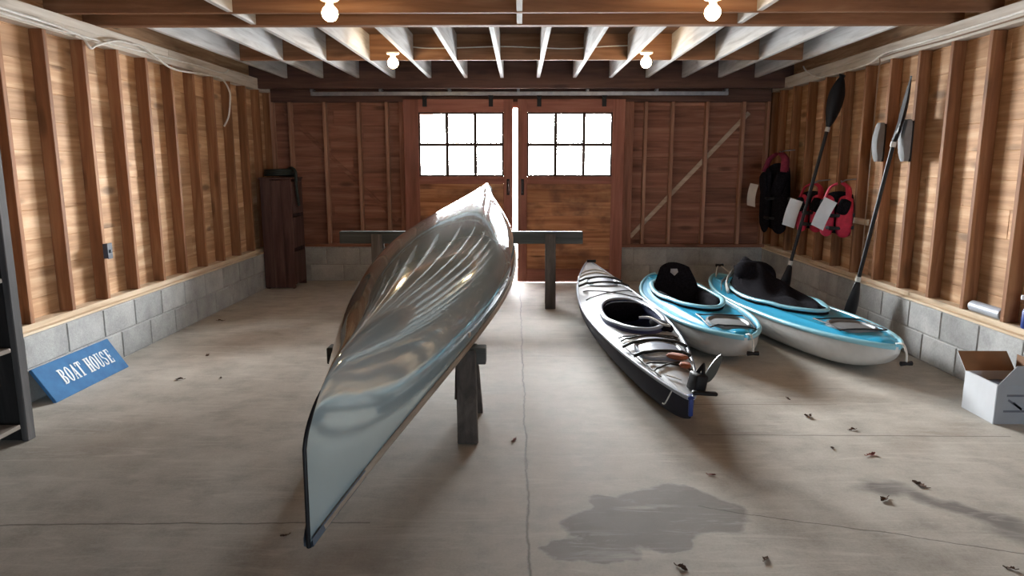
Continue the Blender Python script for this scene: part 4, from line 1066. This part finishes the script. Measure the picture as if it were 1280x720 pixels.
for ch in 'BOAT HOUSE':
    if ch == ' ': x += 0.035; continue
    bm = letter(ch)
    for v in bm.verts: v.co = Vector((v.co.x * lh * 0.80, v.co.y * lh, 0))
    r = bmesh.ops.extrude_face_region(bm, geom=list(bm.faces))
    for v in [g for g in r['geom'] if isinstance(g, bmesh.types.BMVert)]: v.co.z += 0.002
    o = obj('letter', bm, M['letter'], sg); o.location = (x, 0.075, 0.0003); x += lh * 0.80 * 0.66

# ------------------------------------------------------------------ open cardboard box
M['card_shaded'] = plain('carton_shaded_tone', (0.25, 0.255, 0.27), 0.7, var=0.08, scale=6)  # darker carton copy, shade of the camera-facing side put into its colour
M['card_lit'] = plain('carton_lit_tone', (0.52, 0.54, 0.57), 0.7, var=0.06, scale=6)  # paler carton copy, window light on the left side put into its colour
M['card_in'] = plain('brown_carton', (0.20, 0.10, 0.045), 0.8, var=0.15, scale=8)
M['ink'] = plain('carton_ink', (0.10, 0.10, 0.12), 0.7)
bx = empty('cardboard_box', 'open grey cardboard box on the floor by the right wall', 'cardboard box', (2.62, 3.74, 0), 0.0)
bw, bd, bh = 0.29, 0.28, 0.225; tk = 0.006
bm = B(); box2(bm, (0, 0, 0), (tk, bd, bh), 0.001); box2(bm, (bw - tk, 0, 0), (bw, bd, bh), 0.001); box2(bm, (tk, bd - tk, 0), (bw - tk, bd, bh), 0.001); obj('side_wall', bm, M['card_lit'], bx)
bm = B(); box2(bm, (tk, 0, 0), (bw - tk, tk, bh), 0.001); fw = obj('front_wall', bm, M['card_shaded'], bx)
bm = B(); box2(bm, (tk, tk, 0.001), (bw - tk, bd - tk, 0.008)); obj('bottom_panel', bm, M['card_in'], bx)
def flap(name, pts, thick, n, mo, mi, lab):
    bm = B(); slab(bm, pts, 0, n, thick); me = obj(name, bm, [mo, mi], bx, label=lab); nn = Vector(n).normalized()
    for p in me.data.polygons:
        if p.normal.dot(nn) < -0.9: p.material_index = 1
    return me
# far flap standing up and leaning back, its brown inside towards the room
flap('flap', [(0.0, bd - 0.002, bh), (bw, bd - 0.002, bh), (bw, bd + 0.09, bh + 0.095), (-0.0, bd + 0.09, bh + 0.095)], 0.004, (0, 0.72, -0.7), M['card_lit'], M['card_in'], 'far flap showing its brown inside')
flap('flap', [(0.004, 0.0, bh), (bw, 0.0, bh), (bw + 0.02, -0.035, bh + 0.12), (0.07, -0.035, bh + 0.12)], 0.004, (0, -0.96, -0.28), M['card_shaded'], M['card_in'], 'near flap standing up')
flap('flap', [(bw, 0.01, bh), (bw, bd, bh), (bw + 0.0, bd, bh + 0.1), (bw + 0.0, 0.01, bh + 0.1)], 0.004, (1, 0, 0), M['card_lit'], M['card_in'], None)
flap('flap', [(0.012, 0.012, bh), (0.012, bd - 0.012, bh), (0.012, bd - 0.012, bh - 0.10), (0.012, 0.012, bh - 0.10)], 0.004, (-1, 0, 0), M['card_lit'], M['card_in'], None)
bm = B()
for x0, z0, x1, z1 in ((0.06, 0.165, 0.26, 0.165), (0.05, 0.075, 0.22, 0.075), (0.07, 0.14, 0.15, 0.085), (0.15, 0.085, 0.10, 0.125), (0.17, 0.145, 0.17, 0.085), (0.185, 0.145, 0.24, 0.145), (0.185, 0.115, 0.23, 0.115), (0.185, 0.145, 0.185, 0.085)):
    bar(bm, (x0, -0.0006, z0), (x1, -0.0006, z1), 0.001, 0.012, up=(0.3, 0, 1) if abs(x1 - x0) > abs(z1 - z0) else (1, 0, 0.1))
obj('printed_mark', bm, M['ink'], fw)
# bundled cloth inside the box
bm = B(); pillow(bm, (0, 0, 0), (0.20, 0.20, 0.08), (0.05, 0.08, 0.2))
o = tag(obj('folded_cloth', bm, plain('dark_blue_cloth', (0.06, 0.07, 0.10), 0.9, var=0.4, scale=30), smooth=70), 'dark bundled cloth inside the open cardboard box', 'cloth'); o.location = (2.765, 3.88, 0.160)
bm = B(); pillow(bm, (0, 0, 0), (0.22, 0.23, 0.07)); box(bm, (0, 0, -0.03), (0.2, 0.2, 0.06), None, 0.01)
o = tag(obj('folded_towel', bm, plain('grey_towel', (0.25, 0.25, 0.27), 0.9, var=0.3, scale=30), smooth=50), 'grey folded towel at the bottom of the open box', 'cloth'); o.location = (2.765, 3.88, 0.07)

# ------------------------------------------------------------------ dry leaves on the floor
CAMH, PITCH, FPX = 1.42, radians(9.99), 880.0
def on_floor(px, py):
    a = math.atan((py - 360) / FPX) + PITCH; y = CAMH / math.tan(a); zc = y * cos(PITCH) + CAMH * sin(PITCH)
    return ((px - 650) / FPX * zc, y, 0.0)
def leaf_mesh(seed, s):
    rg = random.Random(seed); bm = B(); rows = []
    n = 10; tips = [0.1, 0.75, 0.45, 1.0, 0.5, 0.85, 0.9, 0.5, 0.6, 0.2, 0.05]
    for i in range(n + 1):
        v = i / n; w = tips[i] * 0.5 * s * rg.uniform(0.75, 1.15)
        rows.append([(w * q, (v - 0.5) * 1.5 * s, 0.004 + 0.30 * s * (q * q) * (0.5 + 0.5 * sin(v * 5 + seed)) * rg.uniform(0.7, 1.2) + 0.06 * s * sin(v * 7)) for q in (-1, -0.5, 0, 0.5, 1)])
    grid(bm, rows)
    tube(bm, [(0, -0.75 * s, 0.004), (0.05 * s, -1.0 * s, 0.006), (0.02 * s, -1.25 * s, 0.010)], 0.0018, 5)
    mn = min(v.co.z for v in bm.verts)
    for v in bm.verts: v.co.z += 0.001 - mn
    return bm
M['leaf'] = plain('dry_leaf', (0.09, 0.05, 0.032), 0.85, var=0.5, scale=30)
M['leafred'] = plain('red_leaf', (0.20, 0.055, 0.04), 0.85, var=0.4, scale=30)
leaves = [
    (1008, 519, 0.040, 'leaf', 'dry brown leaf on the floor in front of the two blue kayaks'),
    (1062, 536, 0.028, 'leaf', 'small dry leaf between the blue kayaks and the cardboard box'),
    (985, 498, 0.022, 'leaf', 'tiny dry leaf closest to the blue kayak by the wall'),
    (1087, 567, 0.036, 'leafred', 'reddish dry leaf on the floor above the right-hand stain'),
    (1146, 604, 0.042, 'leaf', 'curled dry leaf lying on the long right-hand floor stain'),
    (1103, 623, 0.036, 'leaf', 'pale curled leaf just left of the right-hand floor stain'),
    (854, 710, 0.030, 'leaf', 'dark leaf at the bottom edge below the large floor stain'),
    (957, 697, 0.026, 'leaf', 'dark leaf right of the large floor stain near the bottom edge'),
    (1257, 707, 0.024, 'leaf', 'dry leaf in the bottom right corner of the floor'),
    (643, 551, 0.026, 'leafred', 'reddish leaf beside the floor joint right of the near sawhorse'),
    (890, 593, 0.022, 'leafred', 'small reddish leaf just above the large floor stain'),
    (1039, 559, 0.020, 'leaf', 'tiny leaf left of the reddish leaf near the floor joint'),
    (222, 476, 0.036, 'leaf', 'dry leaf on the left floor right of the blue sign'),
    (258, 446, 0.030, 'leaf', 'dry leaf on the left floor farther back than the sign'),
    (276, 402, 0.040, 'leaf', 'dark leaf near the left block wall farthest from the sign'),
    (275, 474, 0.020, 'leaf', 'tiny leaf on the left floor midway to the canoe'),
    (355, 672, 0.020, 'leaf', 'small dark leaf left of the canoe tip'),
]
for i, (px, py, s, mt, lab) in enumerate(leaves):
    o = tag(obj('dry_leaf', leaf_mesh(i, s), M[mt], smooth=60), lab, 'leaf', 'dry leaves on the floor')
    o.location = on_floor(px, py); o.rotation_euler = (0, 0, i * 1.7)

# ------------------------------------------------------------------ light
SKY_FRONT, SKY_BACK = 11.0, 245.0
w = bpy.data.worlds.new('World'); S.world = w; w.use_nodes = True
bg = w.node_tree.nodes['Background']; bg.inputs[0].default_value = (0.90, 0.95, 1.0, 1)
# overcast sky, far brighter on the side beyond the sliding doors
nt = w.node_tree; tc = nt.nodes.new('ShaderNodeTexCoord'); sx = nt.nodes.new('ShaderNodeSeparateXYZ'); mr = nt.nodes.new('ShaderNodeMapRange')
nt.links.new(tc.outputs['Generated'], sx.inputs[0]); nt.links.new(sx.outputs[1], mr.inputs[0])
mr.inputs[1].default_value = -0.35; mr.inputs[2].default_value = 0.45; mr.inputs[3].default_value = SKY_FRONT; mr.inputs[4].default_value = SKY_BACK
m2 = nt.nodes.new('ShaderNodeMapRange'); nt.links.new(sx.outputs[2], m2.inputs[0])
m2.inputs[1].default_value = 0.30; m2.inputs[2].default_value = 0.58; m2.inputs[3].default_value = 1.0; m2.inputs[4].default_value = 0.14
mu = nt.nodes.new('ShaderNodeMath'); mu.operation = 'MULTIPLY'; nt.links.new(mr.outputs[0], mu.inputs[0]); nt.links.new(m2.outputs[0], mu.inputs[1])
m4 = nt.nodes.new('ShaderNodeMapRange'); nt.links.new(sx.outputs[0], m4.inputs[0]); m4.inputs[1].default_value = -1.0   # uneven sky, with a dim band added to darken the left floor
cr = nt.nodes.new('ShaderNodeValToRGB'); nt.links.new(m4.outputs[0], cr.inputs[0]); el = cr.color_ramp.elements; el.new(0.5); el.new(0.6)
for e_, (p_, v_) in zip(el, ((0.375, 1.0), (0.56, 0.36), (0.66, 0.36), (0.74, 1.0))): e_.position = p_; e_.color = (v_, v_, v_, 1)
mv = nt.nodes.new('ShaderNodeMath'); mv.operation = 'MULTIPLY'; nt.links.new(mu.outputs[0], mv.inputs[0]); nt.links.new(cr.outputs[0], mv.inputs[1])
m5 = nt.nodes.new('ShaderNodeMapRange'); nt.links.new(sx.outputs[2], m5.inputs[0])   # added glow below the horizon, toned down, lighting upper walls and joists
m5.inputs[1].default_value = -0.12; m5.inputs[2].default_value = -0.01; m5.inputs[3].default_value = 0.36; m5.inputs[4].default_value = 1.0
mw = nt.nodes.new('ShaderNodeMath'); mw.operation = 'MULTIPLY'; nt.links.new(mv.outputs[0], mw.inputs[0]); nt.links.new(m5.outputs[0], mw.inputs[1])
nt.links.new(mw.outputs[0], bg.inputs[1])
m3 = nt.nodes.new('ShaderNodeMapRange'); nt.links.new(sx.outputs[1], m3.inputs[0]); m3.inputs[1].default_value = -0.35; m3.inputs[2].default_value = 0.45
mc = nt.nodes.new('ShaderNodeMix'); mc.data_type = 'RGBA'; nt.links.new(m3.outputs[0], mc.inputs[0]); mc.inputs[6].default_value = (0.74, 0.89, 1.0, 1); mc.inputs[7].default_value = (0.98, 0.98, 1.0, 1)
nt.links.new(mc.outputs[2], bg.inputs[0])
def portal(name, loc, rot, sx, sy):
    l = bpy.data.lights.new(name, 'AREA'); l.shape = 'RECTANGLE'; l.size = sx; l.size_y = sy; l.cycles.is_portal = True
    o = bpy.data.objects.new(name, l); COL.objects.link(o); o.location = loc; o.rotation_euler = rot; return o
portal('window_portal', (-0.695, 8.56, 1.645), (radians(-90), 0, 0), 1.05, 0.80)
portal('window_portal', (0.585, 8.56, 1.645), (radians(-90), 0, 0), 1.05, 0.80)
portal('doorway_portal', ((FX0 + FX1) / 2, FRONT - 0.05, FZ / 2), (radians(90), 0, 0), FX1 - FX0, FZ)

# ------------------------------------------------------------------ camera
cam = bpy.data.cameras.new('Camera'); co = bpy.data.objects.new('Camera', cam); COL.objects.link(co)
co.location = (0, 0, CAMH); co.rotation_euler = (radians(90) - PITCH, 0, radians(0.64)); cam.sensor_width = 36; cam.lens = 36 * FPX / 1280
cam.clip_start = 0.05; cam.clip_end = 200
S.camera = co
S.view_settings.view_transform = 'Standard'; S.view_settings.look = 'None'; S.view_settings.gamma = 1.0; S.view_settings.use_curve_mapping = False
S.view_settings.exposure = 0.28
